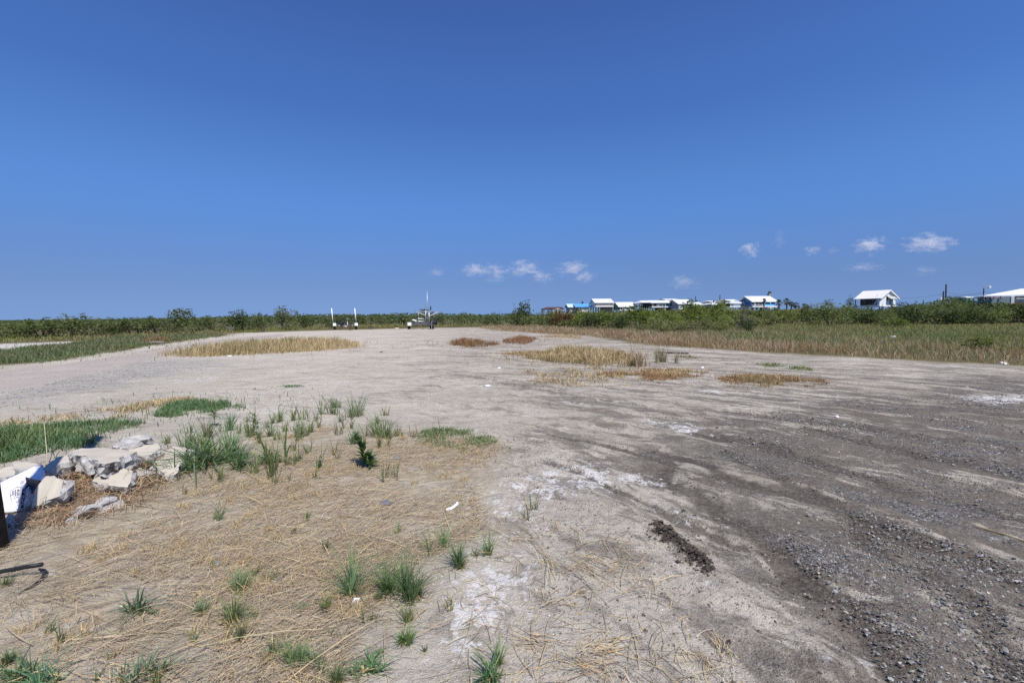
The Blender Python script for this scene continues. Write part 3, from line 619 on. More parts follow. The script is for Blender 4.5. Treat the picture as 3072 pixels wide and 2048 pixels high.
green('creeping_plants', 'small dark green creeper patch on the sand at mid left', gp((830, 1160), (860, 1166), (915, 1162), (905, 1156), (850, 1154)), 400, .06, DGREEN, 1.0, .018, 9, None, 1.0, .2)
green('creeping_plants', 'faint green creepers right of the small lone tan tuft', gp((2010, 1068), (2060, 1076), (2140, 1078), (2100, 1068), (2040, 1064)), 350, .07, OLIVE, 1.0, .02, 14, lambda q: fbm(q[:, 0]*1.5, q[:, 1]*1.5, 135) > .5)
EDGEL = gp((-200, 1290), (150, 1275), (330, 1262), (480, 1230), (700, 1190), (640, 1180), (420, 1210), (150, 1250), (-200, 1270))
dry('pale_dry_grass', 'pale thin dry grass fringe beside the left roadside sand', EDGEL, 1600, .13, TAN+[(.20, .20, .09)], .8, .006, 6, .3, lambda q: fbm(q[:, 0]*1.8, q[:, 1]*1.8, 137) > .5)

# ------------------------------------------------------------------ single grass tufts in the foreground
def tuft(x, y, hp, wp, kind, label, cat='grass tuft', name='grass_tuft', group=None):
    p0 = PG(x, y); s = p0[1]/FPX; h = hp*s*1.32; w = wp*s*1.15
    if kind == 'fine':  n, ln, bw, cols = int(26+wp*1.05), .45, .0038, GREEN
    elif kind == 'broad': n, ln, bw, cols = int(30+wp*.75), 1.0, .0075, DGREEN
    elif kind == 'thin': n, ln, bw, cols = int(10+wp*.4), .35, .0045, GREEN+OLIVE[:2]
    elif kind == 'dense': n, ln, bw, cols = int(66+wp*2.3), .55, .0042, GREEN
    elif kind == 'dry': n, ln, bw, cols = int(70+wp*3.4), .3, .006, TAN+[(.24, .21, .10)]
    a = rng.uniform(0, 6.28, n); kc = int(rng.integers(2, 6)) if kind != 'dry' else 9; cl = rng.normal(0, w*.24, (kc, 2)); ch = rng.uniform(.55, 1.1, kc); ci = rng.integers(0, kc, n)
    rr = np.abs(rng.normal(0, w*.07, n)); bs = np.c_[np.cos(a)*rr+cl[ci, 0], np.sin(a)*rr*1.2+cl[ci, 1], np.zeros(n)]
    wnd = rng.uniform(0, 6.28); az = np.arctan2(np.sin(a)+.9*math.sin(wnd)*rng.uniform(0, 1), np.cos(a)+.9*math.cos(wnd)*rng.uniform(0, 1)) + rng.normal(0, .6, n); hh = h*ch[ci]*np.clip(rng.normal(.72, .28, n), .2, 1.1); lean = np.abs(rng.normal(ln, ln*.5, n)) + rr/(w+1e-6)*.6
    v, f, c = blades(bs, hh, az, lean, bw*np.clip(s*FPX/3, .75, 1.8)*rng.uniform(.7, 1.3, n), palette(n, cols+(TAN[:1] if kind in ('fine', 'thin') and rng.random() < .3 else []), .22)*rng.uniform(.8, 1.2)*np.array([rng.uniform(.85, 1.2), 1, rng.uniform(.8, 1.25)]), .05, 1.2)
    if kind != 'dry':
        m = max(3, n//6); a = rng.uniform(0, 6.28, m)
        v2, f2, c2 = blades(np.c_[rng.normal(0, w*.12, (m, 2)), np.zeros(m)], h*rng.uniform(.15, .4, m), a, rng.uniform(.6, 1.3, m), np.full(m, bw), palette(m, TAN+GOLD))
        v = np.concatenate([v, v2]); f = np.concatenate([f, f2+n*7]); c = np.concatenate([c, c2])
    o = link(name, tri_mesh(name, v, f, c, M_straw if kind == 'dry' else M_grass), None, p0 - np.array([0, 0, .004]))
    return tag(o, label, cat, group)
TUFTS = [
 (628, 1398, 118, 120, 'broad', 'biggest broad bladed green tuft leaning over the right end slab of the rubble'),
 (668, 1388, 108, 90, 'broad', 'broad bladed green tuft just right of the biggest tuft beside the rubble'),
 (722, 1402, 92, 60, 'broad', 'upright green tuft at the right edge of the broad bladed clump by the rubble'),
 (538, 1424, 70, 70, 'broad', 'green tuft growing in front of the flat cream slab at the rubble right end'),
 (610, 1345, 80, 90, 'fine', 'fine green tuft behind the broad bladed clump by the rubble'),
 (840, 1385, 100, 60, 'broad', 'green tuft with one long pale upright blade left of the leafy weed'),
 (802, 1440, 92, 100, 'thin', 'green tuft with low arching blades in straw between rubble and leafy weed'),
 (763, 1419, 50, 40, 'thin', 'small green tuft left of the low arching tuft near the rubble'),
 (959, 1406, 74, 36, 'thin', 'narrow upright tuft halfway from the pale bladed tuft to the leafy weed'),
 (1002, 1372, 55, 36, 'thin', 'thin V shaped tuft just left of the leafy weed top'),
 (853, 1446, 34, 40, 'thin', 'little sprawling tuft in straw below the pale bladed tuft'),
 (1167, 1436, 52, 56, 'thin', 'small arching green tuft to the lower right of the leafy weed'),
 (985, 1243, 60, 46, 'fine', 'left of the two tall tufts farthest out on the bare sand'),
 (1006, 1222, 40, 30, 'fine', 'small tuft directly behind the left far tuft on bare sand'),
 (1078, 1247, 66, 76, 'fine', 'wide spreading tuft farthest out on the bare sand'),
 (1116, 1306, 78, 60, 'fine', 'tall tuft below the wide spreading far tuft'),
 (1165, 1315, 54, 44, 'fine', 'bushy tuft at the right end of the row near the low green mat'),
 (925, 1296, 64, 50, 'fine', 'dense upright tuft in the middle of the sprouting row beyond the weed'),
 (832, 1266, 50, 40, 'fine', 'upright tuft near the back of the sprouting row left of the far tufts'),
 (655, 1560, 66, 40, 'thin', 'single green tuft standing in plain straw right of the rubble shadow'),
 (978, 1651, 62, 30, 'thin', 'slim dark tuft in straw above the large bottom tufts'),
 (402, 1829, 70, 46, 'broad', 'V shaped pale green tuft in the straw at lower left'),
 (604, 1841, 46, 34, 'dense', 'small round tuft left of the long diagonal tuft row'),
 (718, 1778, 66, 44, 'dense', 'top tuft of the diagonal row at the lower left'),
 (684, 1872, 88, 62, 'dense', 'largest dense tuft in the middle of the diagonal row at lower left'),
 (720, 1926, 72, 32, 'fine', 'bottom tuft of the diagonal row at lower left'),
 (808, 1740, 50, 32, 'fine', 'green tuft right of the top of the diagonal row'),
 (767, 1727, 44, 28, 'thin', 'pale tuft just left of another above the diagonal row'),
 (978, 1828, 62, 28, 'fine', 'narrow tuft between the diagonal row and the big centre tufts'),
 (576, 1926, 52, 24, 'thin', 'very thin wispy tuft left of the diagonal row bottom'),
 (28, 1984, 48, 50, 'dense', 'round green tuft near the lower left corner above the broad corner grass'),
 (70, 2040, 96, 90, 'broad', 'broad bladed green grass in the bottom left corner'),
 (160, 2050, 100, 80, 'broad', 'broad bladed green grass second from the bottom left corner'),
 (336, 1974, 44, 34, 'thin', 'small dark tuft above the spiky bottom tuft at lower left'),
 (421, 2030, 80, 80, 'broad', 'spiky dark green tuft at the bottom edge left of centre'),
 (476, 2046, 62, 40, 'fine', 'green tuft touching the right side of the spiky bottom tuft'),
 (808, 1974, 62, 46, 'fine', 'leftmost tuft of the four along the bottom below the diagonal row'),
 (876, 1982, 78, 52, 'fine', 'second tuft of the four along the bottom below the diagonal row'),
 (918, 1991, 62, 46, 'dense', 'third tuft of the four along the bottom below the diagonal row'),
 (957, 2016, 62, 40, 'fine', 'rightmost tuft of the four along the bottom below the diagonal row'),
 (1319, 1650, 68, 60, 'fine', 'airy tuft at upper left of the pair below the white scrap'),
 (1378, 1702, 78, 54, 'dense', 'dense dark tuft at the lower right of the pair below the white scrap'),
 (1463, 1660, 64, 30, 'fine', 'narrow upright tuft alone at the right edge of the straw'),
 (1055, 1794, 124, 66, 'dense', 'tall left tuft of the big centre bottom tuft group'),
 (1166, 1777, 92, 56, 'dense', 'middle upper tuft of the big centre bottom tuft group'),
 (1247, 1799, 132, 76, 'dense', 'tallest right tuft of the big centre bottom tuft group'),
 (1230, 1862, 76, 50, 'fine', 'tuft below the tallest tuft of the centre bottom group'),
 (1140, 1798, 46, 34, 'fine', 'small tuft between the left and right tufts of the centre group'),
 (1106, 1858, 44, 50, 'thin', 'sparse tuft next to the small white plastic flake'),
 (1217, 1930, 48, 44, 'dense', 'low dense tuft with golden stubble at its left near the bottom'),
 (1093, 2016, 78, 66, 'broad', 'spreading tuft with angled blades at the bottom centre'),
 (1021, 2048, 66, 44, 'dense', 'dark tuft cut by the bottom edge near centre'),
 (1476, 2034, 92, 70, 'broad', 'tuft with angled blades on salty sand at the bottom'),
 (1506, 1987, 80, 34, 'fine', 'upright pale green tuft on salty sand behind the angled tuft'),
 (1340, 1820, 50, 44, 'thin', 'thin tuft with few blades on the white salt patch'),
 (6, 1762, 54, 36, 'fine', 'green tuft cut by the left edge under the black hose'),
 (1985, 1086, 44, 56, 'dry', 'small lone tan tuft right of the tall dry clump'),
 (1915, 1100, 60, 40, 'dry', 'olive tan tuft at the right end of the tall dry clump'),
]
for (x, y, hp, wp, k, lab) in TUFTS:
    tuft(x, y, hp, wp, k, lab, 'grass tuft' if k != 'dry' else 'dry tuft', 'grass_tuft' if k != 'dry' else 'dry_tuft', 'single tufts on the sand and straw')
for (x, y, hp) in [(802, 1283, 36), (725, 1300, 44), (664, 1294, 32), (900, 1323, 50), (1010, 1304, 52), (1044, 1283, 52), (959, 1281, 38), (827, 1321, 46), (866, 1294, 32),
                   (902, 1381, 44), (957, 1432, 26), (1157, 1246, 30), (1240, 1312, 36), (1308, 1297, 34), (770, 1330, 40), (700, 1340, 36), (880, 1350, 30), (1090, 1330, 28), (560, 1300, 36), (500, 1330, 40)]:
    tuft(x, y, hp, 28, 'thin', 'thin green sprout among the scattered sprouts beyond the leafy weed', 'grass sprout', 'grass_sprout', 'thin sprouts beyond the leafy weed')
for (x, y, hp, k) in [(690, 1290, 46, 'fine'), (745, 1265, 40, 'thin'), (880, 1262, 44, 'fine'), (905, 1310, 50, 'fine'), (945, 1262, 36, 'thin'), (1035, 1262, 40, 'thin'), (1130, 1270, 40, 'thin'), (1150, 1345, 44, 'thin'),
                      (800, 1310, 48, 'fine'), (740, 1310, 52, 'fine'), (690, 1355, 56, 'fine'), (730, 1375, 60, 'thin'), (870, 1395, 56, 'thin'), (930, 1360, 40, 'thin'), (1060, 1330, 46, 'fine'), (620, 1310, 60, 'fine'), (570, 1350, 64, 'fine'), (530, 1370, 60, 'thin'), (660, 1440, 50, 'thin'), (1200, 1310, 44, 'thin')]:
    tuft(x, y, hp, 40, k, 'medium green tuft in the scattered band between rubble and low green mat', 'grass tuft', 'grass_tuft', 'medium tufts beyond the rubble and weed')
for (x, y, hp) in [(289, 2045, 42), (150, 1900, 40), (170, 1930, 60), (1425, 1671, 32), (640, 1700, 30), (880, 1600, 30), (1190, 1600, 40), (1060, 1690, 30), (765, 1850, 30), (905, 1830, 34), (1270, 1960, 36), (1150, 1950, 34), (1066, 2046, 40), (1000, 1905, 36), (560, 1480, 30), (920, 1560, 44), (1600, 1530, 60), (1575, 1560, 44)]:
    tuft(x, y, hp, 22, 'thin', 'tiny thin green sprout poking through the foreground straw', 'grass sprout', 'grass_sprout', 'tiny sprouts in the foreground straw')

# the leafy weed: stem plus whorls of leaves
p0 = PG(1112, 1404); s = p0[1]/FPX; H = 100*s
wd = thing('leafy_weed', 'dark leafy weed leaning left alone in the straw', 'weed', p0)
tp = np.array([-46*s, .02, H*.95]); MB().tube([(0, 0, -.01), tp*.35+[.012, 0, .01], tp*.7+[.006, 0, .01], tp], [.006, .005, .004, .002], 6).build('stem', simple('weed_stem', (.10, .13, .05)), wd)
V = []; F = []; C = []
for i in range(115):
    t = rng.uniform(.02, 1)**.9; c0 = tp*t; a = rng.uniform(0, 6.28); L = (.135-.06*t)*rng.uniform(.7, 1.2); el = rng.uniform(.1, .9) + .4*t; ww = L*.16
    d = np.array([math.cos(a)*math.cos(el), math.sin(a)*math.cos(el), math.sin(el)]); sd_ = np.array([-math.sin(a), math.cos(a), 0])*ww
    mid = c0+d*L*.5+[0, 0, .006]; tip = c0+d*L-[0, 0, .012]; k = len(V)
    V += [c0, mid-sd_, mid+sd_, tip]; F += [(k, k+1, k+2), (k+1, k+3, k+2)]; C += [palette(1, [(.06, .12, .045), (.08, .155, .06), (.10, .18, .07)])[0]]*4
link('foliage', tri_mesh('foliage', np.array(V), np.array(F), np.array(C), M_leaf), wd)
for (x, y, hp, lab) in [(772, 1306, 64, 'leafy green weed beyond the biggest tuft with nodding top'), (646, 1278, 50, 'bushy leafy weed standing by the dark green patch behind the rubble')]:
    p0 = PG(x, y); s = p0[1]/FPX; H = hp*s; w2 = thing('leafy_weed', lab, 'weed', p0)
    MB().tube([(0, 0, -.01), (-.01, 0, H*.5), (-.03, 0, H)], [.005, .004, .002], 5).build('stem', simple('weed_stem', (.10, .13, .05)), w2)
    V = []; F = []; C = []
    for i in range(46):
        t = rng.uniform(.25, 1); c0 = np.array([-.03*t, 0, H*t]); a = rng.uniform(0, 6.28); L = rng.uniform(.06, .12); el = rng.uniform(0, .8); ww = L*.12
        d = np.array([math.cos(a)*math.cos(el), math.sin(a)*math.cos(el), math.sin(el)]); sd_ = np.array([-math.sin(a), math.cos(a), 0])*ww
        mid = c0+d*L*.5+[0, 0, .006]; tip = c0+d*L-[0, 0, .015]; k = len(V)
        V += [c0, mid-sd_, mid+sd_, tip]; F += [(k, k+1, k+2), (k+1, k+3, k+2)]; C += [palette(1, GREEN)[0]]*4
    link('foliage', tri_mesh('foliage', np.array(V), np.array(F), np.array(C), M_leaf), w2)
# ------------------------------------------------------------------ concrete rubble
b = NB('concrete_face'); p = b.pos()
c = b.mix(b.mapr(b.noise(p, 5, 5), .3, .7), (.41, .37, .30), (.51, .465, .385)); c = b.mix(b.mapr(b.noise(p, 70, 2), .62, .72, 0, .5), c, (.34, .28, .2))
c = b.mix(b.mapr(b.noise(p, 9, 4), .6, .72, 0, .5), c, (.42, .38, .32))
M_cface = b.done(b.bsdf(c, .85, 0, b.bump(b.noise(p, 60, 4), .35, .006), .2))
b = NB('concrete_break'); p = b.pos()
c = b.mix(b.mapr(b.noise(p, 18, 5, .7), .35, .65), (.32, .305, .28), (.55, .53, .50))
c = b.mix(b.mapr(b.noise(p, 5, 4, .65), .53, .62), c, (.06, .055, .05)); c = b.mix(b.mapr(b.voro(p, 45), .0, .25, .7, 0), c, (.25, .23, .21))
M_cbreak = b.done(b.bsdf(c, .95, 0, b.bump(b.noise(p, 35, 5, .7), .9, .015), .15))
def crop(sc, ox, oy, *pl): return [(ox+x/sc, oy+y/sc) for x, y in pl]
def slab(label, outline, zt, thick, tilt=0.0, jag=.010, face_break=False, name='concrete_slab'):
    """outline: survey pixels of the upper face, zt: its height at the near and far edge"""
    pl = np.array(outline, float); ys = pl[:, 1]; f = (ys-ys.min())/(ys.max()-ys.min()+1e-9)
    zs = (zt[1]*(1-f) + zt[0]*f)*1.0
    top = np.array([P(x, y, z) for (x, y), z in zip(pl, zs)])
    thick *= 1.2; n = len(top); dense = []
    for i in range(n):                                 # cut the outline into short ragged steps
        a, bb = top[i], top[(i+1) % n]; k = max(1, int(np.linalg.norm(bb-a)/.035))
        for j in range(k): dense.append(a+(bb-a)*j/k)
    top = np.array(dense); n = len(top); cen = top.mean(0)
    if ((top-cen)[:, 0]*np.roll(top-cen, -1, 0)[:, 1] - (top-cen)[:, 1]*np.roll(top-cen, -1, 0)[:, 0]).sum() < 0: top = top[::-1]
    top[:, :2] += rng.normal(0, jag*.5, (n, 2))
    nrm = np.cross(top[n//3]-top[0], top[2*n//3]-top[0]); nrm /= np.linalg.norm(nrm)+1e-9
    if nrm[2] < 0: nrm = -nrm
    out = (top-cen); out[:, 2] = 0; out /= np.linalg.norm(out, axis=1)[:, None]+1e-9
    rings = [top]
    lv = [.06, .3, .6, .85, 1.0]
    for t in lv:
        off = .004 if t < .1 else (.012+.012*rng.random((n, 1))) if t < .9 else -.01
        rings.append(top - nrm*thick*t + out*off + rng.normal(0, jag, (n, 3))*(0.3 if t < .1 else 1))
    bm = bmesh.new(); vs = [[bm.verts.new(q) for q in r] for r in rings]
    tf = bm.faces.new(vs[0]); tf.material_index = 1 if face_break else 0
    for a in range(len(rings)-1):
        for i in range(n):
            q = bm.faces.new((vs[a][i], vs[a+1][i], vs[a+1][(i+1) % n], vs[a][(i+1) % n])); q.material_index = 1
    bm.faces.new(vs[-1][::-1]).material_index = 1
    bmesh.ops.triangulate(bm, faces=[f_ for f_ in bm.faces if len(f_.verts) > 4])
    bmesh.ops.subdivide_edges(bm, edges=[e for e in bm.edges if e.calc_length() > .09 and e.link_faces and all(f_.material_index == (1 if face_break else 0) for f_ in e.link_faces)], cuts=1, use_grid_fill=True)
    for v in bm.verts:
        k = .006 if not face_break else .018
        v.co.z += (fbm(np.array([v.co.x*9]), np.array([v.co.y*9]), 55)[0]-.5)*k
    bmesh.ops.recalc_face_normals(bm, faces=bm.faces)
    base = Vector((float(cen[0]), float(cen[1]), 0))
    for v in bm.verts: v.co -= base
    me = bpy.data.meshes.new(name); bm.to_mesh(me); bm.free(); me.materials.append(M_cface); me.materials.append(M_cbreak)
    o = link(name, me, None, base); return tag(o, label, 'concrete slab', 'broken concrete pieces of the rubble heap')
C6 = lambda *pl: crop(5.6, 180, 1280, *pl)
slab('long rough pale block at the very top of the rubble heap', C6((890, 350), (960, 270), (1060, 190), (1200, 150), (1450, 120), (1510, 150), (1515, 195), (1290, 240), (1000, 320), (940, 350)), (.24, .30), .10, 0, .014, True)
slab('half hidden slab between the biggest slab and the top block', C6((1070, 375), (1300, 310), (1560, 290), (1650, 270), (1700, 330), (1640, 400), (1560, 470), (1290, 480), (1150, 440)), (.17, .23), .13, 0, .014)
slab('biggest cream slab with dark stained broken front on the heap', C6((160, 430), (340, 360), (720, 355), (1000, 375), (1180, 395), (1290, 425), (1040, 500), (990, 560), (860, 592), (740, 632), (600, 562), (400, 492), (230, 470)), (.235, .235), .125, 0, .016)
slab('cream slab tilted toward the viewer below the biggest slab', C6((570, 880), (620, 840), (740, 810), (840, 830), (930, 740), (1050, 690), (1220, 745), (1200, 900), (1130, 1020), (900, 990), (640, 960)), (.075, .15), .07, 0, .008)
slab('flat cream slab at the right end of the heap behind grass blades', C6((1570, 640), (1640, 560), (1670, 480), (1800, 390), (1900, 330), (2110, 345), (2100, 430), (2040, 560), (2010, 700), (1940, 800), (1780, 830), (1660, 690)), (.06, .17), .09, 0, .010)
slab('small white chunk on the right end slab corner', C6((2115, 400), (2140, 365), (2210, 380), (2222, 420), (2160, 490), (2110, 470)), (.10, .13), .08, 0, .012, True)
slab('small grey chunk tucked under the right end of the heap', C6((1240, 690), (1330, 670), (1440, 720), (1490, 790), (1480, 850), (1330, 830), (1250, 780)), (.05, .09), .07, 0, .018, True)
slab('half buried grey concrete piece in front of the heap', C6((270, 1470), (310, 1330), (560, 1280), (800, 1130), (940, 1140), (930, 1230), (720, 1290), (560, 1400), (300, 1500)), (.03, .07), .09, 0, .02, True)
C1 = lambda *pl: crop(5.6, 0, 1380, *pl)
slab('upright grey slab leaning beside the white sack', C1((505, 790), (560, 600), (700, 330), (760, 270), (840, 265), (1050, 350), (1030, 500), (990, 610), (860, 650), (740, 690), (640, 760)), (.05, .24), .09, 0, .012, False)
slab('cream slab between the leaning slab and the biggest slab', C1((760, 110), (860, 20), (1000, -60), (1130, -90), (1160, 20), (1010, 60), (900, 130), (800, 150)), (.18, .22), .12, 0, .012)
slab('low cream slab behind the sack at the left', C1((200, 45), (260, 12), (400, 25), (560, 45), (720, 92), (640, 140), (400, 150), (240, 120)), (.18, .20), .12, 0, .012)
slab('pale round ended slab cut by the left picture edge', C1((-150, 230), (0, 170), (90, 110), (190, 100), (270, 170), (240, 240), (100, 270), (-140, 300)), (.14, .18), .12, 0, .012)
slab('small tan stone at the foot of the white sack', C1((50, 940), (120, 910), (210, 915), (200, 990), (120, 1060), (70, 1050)), (.04, .06), .06, 0, .012, True)

# dead grass caught in the heap
parts = []
for (x, y, m, r, zz_) in [(262, 1440, 420, 70, .06), (215, 1420, 280, 60, .08), (180, 1500, 420, 80, .02), (120, 1560, 200, 60, .01), (340, 1480, 260, 70, .02), (400, 1390, 200, 50, .10), (430, 1440, 220, 50, .05), (450, 1380, 120, 40, .12), (130, 1400, 120, 30, .12), (255, 1530, 260, 80, .01), (380, 1500, 160, 60, .01)]:
    c0 = P(x, y, zz_); rr = r*mpp(x, y)
    bs = np.c_[c0[0]+rng.normal(0, rr*.5, m), c0[1]+rng.normal(0, rr*.6, m), np.zeros(m)]; bs[:, 2] = height(bs[:, 0], bs[:, 1]) + rng.uniform(0, zz_+.02, m)
    parts.append(stems(bs, rng.uniform(.08, .34, m), rng.uniform(0, 6.28, m), rng.normal(.1, .38, m), rng.normal(0, .45, m), rng.uniform(.003, .006, m), palette(m, [(.36, .25, .16), (.30, .20, .125), (.42, .31, .20), (.22, .14, .09), (.48, .37, .25)])))
stuff('dead_grass_tangle', 'brown tangle of dead grass woven through the concrete rubble', 'dead grass', parts, M_straw)
o = MB().tube([P(142, 1392, .05), P(140, 1350, .12), P(134, 1300, .2)+[0, 0, .12], P(130, 1274, .30)+[0, 0, .15]], [.004, .0035, .003, .002], 5).build('dry_stalk', simple('dry_stalk', (.5, .42, .28)))
tag(o, 'single tall dry stalk standing up behind the white sack', 'stalk')

# the woven sack with its print
M_sack = simple('sack_plastic', (.78, .77, .80), .45, 0, .06, 9, .4, (.62, .52, .52)); M_ink = simple('sack_ink', (.035, .03, .04), .5, 0, .2, 20); M_inkl = simple('sack_white_print', (.72, .71, .74), .5)
g = {(0, 0): (-60, 1475, .17), (1, 0): (97, 1398, .20), (2, 0): (126, 1430, .16), (0, 1): (-60, 1530, .10), (1, 1): (60, 1462, .15), (2, 1): (92, 1470, .12), (0, 2): (-40, 1548, .03), (1, 2): (50, 1530, .035), (2, 2): (68, 1522, .03)}
gp3 = np.array([[P(*g[(i, j)][:2], g[(i, j)][2]) for i in range(3)] for j in range(3)])
def sackpt(u, v, dz=0.0):                              # u along, v down the sack face
    a, bq = u*2, v*2; i, j = min(int(a), 1), min(int(bq), 1); a -= i; bq -= j
    q = (gp3[j, i]*(1-a)+gp3[j, i+1]*a)*(1-bq) + (gp3[j+1, i]*(1-a)+gp3[j+1, i+1]*a)*bq
    bul = math.sin(math.pi*min(u, 1))*math.sin(math.pi*v)*.03 + (fbm(np.array([u*5.]), np.array([v*4.]), 41)[0]-.5)*.03 + (fbm(np.array([u*14.+v*9]), np.array([v*6.-u*5]), 43)[0]-.5)*.034 - .03*u*v
    return q + np.array([.25, -.75, .6])*(bul+dz)
bag = thing('white_sack', 'torn white printed plastic sack lying on the rubble at the left edge', 'sack', P(30, 1560))
N1, N2 = 26, 22; V = []; F = []
for j in range(N2+1):
    for i in range(N1+1): V.append(sackpt(i/N1, j/N2))
nf = len(V)
for j in range(N2+1):
    for i in range(N1+1): V.append(sackpt(i/N1, j/N2) + np.array([0, .07*math.sin(math.pi*i/N1)**.5+.01, -.05*math.sin(math.pi*j/N2)**.5-.004]))
w1 = N1+1
for j in range(N2):
    for i in range(N1):
        a = j*w1+i; F.append((a, a+1, a+w1+1, a+w1)); F.append((nf+a, nf+a+w1, nf+a+w1+1, nf+a+1))
for i in range(N1): F.append((i, nf+i, nf+i+1, i+1)); a = N2*w1+i; F.append((a, a+1, nf+a+1, nf+a))
for j in range(N2): a = j*w1; F.append((a, a+w1, nf+a+w1, nf+a)); a = j*w1+N1; F.append((a, nf+a, nf+a+w1, a+w1))
BL = np.array(bag.location)
m_ = MB().add([q-BL for q in V], F).build('sack_body', M_sack, bag, True)
def sprint(name, mat, rects, dz=.004):                 # flat print following the sack face
    m = MB()
    for (u0, u1, v0, v1) in rects:
        k = max(1, int((v1-v0)/.04)); kk = max(1, int((u1-u0)/.04)); vv = []; ff = []
        for j in range(k+1):
            for i in range(kk+1): vv.append(sackpt(u0+(u1-u0)*i/kk, v0+(v1-v0)*j/k, dz)-BL)
        for j in range(k):
            for i in range(kk): a = j*(kk+1)+i; ff.append((a, a+1, a+kk+2, a+kk+1))
        m.add(vv, ff)
    return m.build(name, mat, bag)
sprint('dark_print_panel', M_ink, [(.70, .84, .30, .96)])
rc = []
for j in range(15):                                    # upright lettering down the dark panel, too worn to read
    v = .34+j*.04
    rc += [(.72, .76+.02*(j % 2), v, v+.022), (.775, .82-.012*(j % 3), v+.003, v+.026)] if j != 7 else []
sprint('panel_lettering', M_inkl, rc, .007)
rc = [(.40, .405, .50, .80), (.62, .625, .46, .72), (.40, .62, .50, .508), (.40, .62, .62, .628), (.42, .60, .72, .728)]
rc += [(.43+.03*i, .445+.03*i, .54+.01*(i % 3), .60) for i in range(6)] + [(.44+.028*i, .452+.028*i, .64, .70-.01*(i % 2)) for i in range(6)] + [(.50, .62, .75+.022*i, .757+.022*i) for i in range(4)]
rc += [(.50, .58, .36+.022*i, .366+.022*i) for i in range(4)]
sprint('line_drawing_print', simple('sack_grey_print', (.16, .15, .17), .5), rc, .005)
m = MB(); q0 = [P(76, 1430, .20), P(118, 1440, .20), P(112, 1470, .12), P(84, 1476, .10)]
m.add([q-BL for q in q0]+[q-BL+np.array([0, .03, -.02]) for q in q0], [(0, 1, 2, 3), (7, 6, 5, 4), (0, 4, 5, 1), (1, 5, 6, 2), (2, 6, 7, 3), (3, 7, 4, 0)])
m.build('torn_flap', simple('sack_dark', (.05, .045, .045), .6), bag)

# tall dark timber post at the left edge; its shadow falls over the sack
b = NB('tarred_wood'); p = b.pos(); gr = b.noise(b.comb(b.math('MULTIPLY', b.n('ShaderNodeSeparateXYZ').outputs[0], 1), 0.0, 0.0), 1.0)
c = b.mix(b.mapr(b.noise(p, 14, 5), .3, .7), (.012, .011, .010), (.045, .04, .036)); M_tar = b.done(b.bsdf(c, .85, 0, b.bump(b.noise(p, 30, 4), .6, .01), .2))
pp = P(-14, 1646); post = thing('timber_post', 'dark tarred timber post cut by the left picture edge beside the rubble', 'post', (pp[0], pp[1], 0))
MB().tube([(.027, 0, -.3), (-.18, 0, 2), (-.44, 0, 4.9)], [.064, .062, .060], 18).build('shaft', M_tar, post, True)
MB().tube([(-.44, 0, 4.9), (-.442, 0, 4.94)], [.07, .065], 18).build('cap', M_tar, post)

# hose and strap
M_rub = simple('black_rubber', (.014, .014, .015), .5, 0, .2, 20, .4)
pts_ = [P(-160, 1740, .02), P(-60, 1727, .03), P(0, 1714, .035), P(40, 1707, .045), P(80, 1699, .055), P(126, 1692, .062)]
hz_ = thing('black_hose', 'black rubber hose end sticking in over the straw at the left edge', 'hose', P(0, 1725))
HB = np.array(hz_.location); mh = MB(); mh.tube([q-HB for q in pts_], .012, 12); mh.build('tube', M_rub, hz_, True)
d_ = (pts_[-1]-pts_[-2]); d_ /= np.linalg.norm(d_); MB().tube([pts_[-1]-HB+d_*.0005, pts_[-1]-HB+d_*.004], .008, 12).build('bore', simple('hose_bore', (.03, .03, .03)), hz_)
st_ = [(118, 1709), (131, 1714), (136, 1722), (131, 1734), (120, 1746), (100, 1760), (80, 1770), (56, 1782)]
mh = MB(); mh.tube([PG(x, y)+[0, 0, .006] for x, y in st_], [.006, .012, .014, .013, .011, .009, .007, .003], 8)
tag(mh.build('black_strap', M_rub, None, True), 'black curved strap half buried in straw under the hose end', 'strap')

# litter
def blob(name, label, cat, x, y, wp, hp, col, rough=.6, rz=0.0, group=None, depth=1.0, sub=2, amp=.25):
    p0 = PG(x, y); s = p0[1]/FPX; bm = bmesh.new(); bmesh.ops.create_icosphere(bm, subdivisions=sub, radius=1); sd = rng.uniform(0, 99)
    for v in bm.verts:
        f = 1+(fbm(np.array([v.co.x*2+sd]), np.array([v.co.y*2+v.co.z*3]), 47)[0]-.5)*2*amp
        v.co = Vector((v.co.x*wp*s/2*f, v.co.y*wp*s/2*depth*f, max(v.co.z, -.4)*hp*s/1.4*f + .4*hp*s/1.4))
    me = bpy.data.meshes.new(name); bm.to_mesh(me); bm.free(); me.materials.append(simple(name, col, rough))
    for q in me.polygons: q.use_smooth = True
    o = link(name, me, None, p0); o.rotation_euler = (0, 0, rz); return tag(o, label, cat, group)
p0 = PG(1352, 1530); s = p0[1]/FPX; wsx = thing('white_scrap', 'white bone shaped plastic scrap lying on the straw near centre', 'scrap', p0)
MB().tube([(-15*s, -.02, .008), (-6*s, -.012, .012), (5*s, .012, .014), (13*s, .045, .02), (19*s, .075, .016)], [.010, .013, .012, .013, .012], 8).build('strip', simple('white_plastic', (.80, .80, .82), .35), wsx, True)
MB().tube([(17*s, .060, .018), (15*s, .085, .022), (20*s, .092, .020)], [.010, .011, .008], 8).build('fold', simple('white_plastic', (.80, .80, .82), .35), wsx, True)
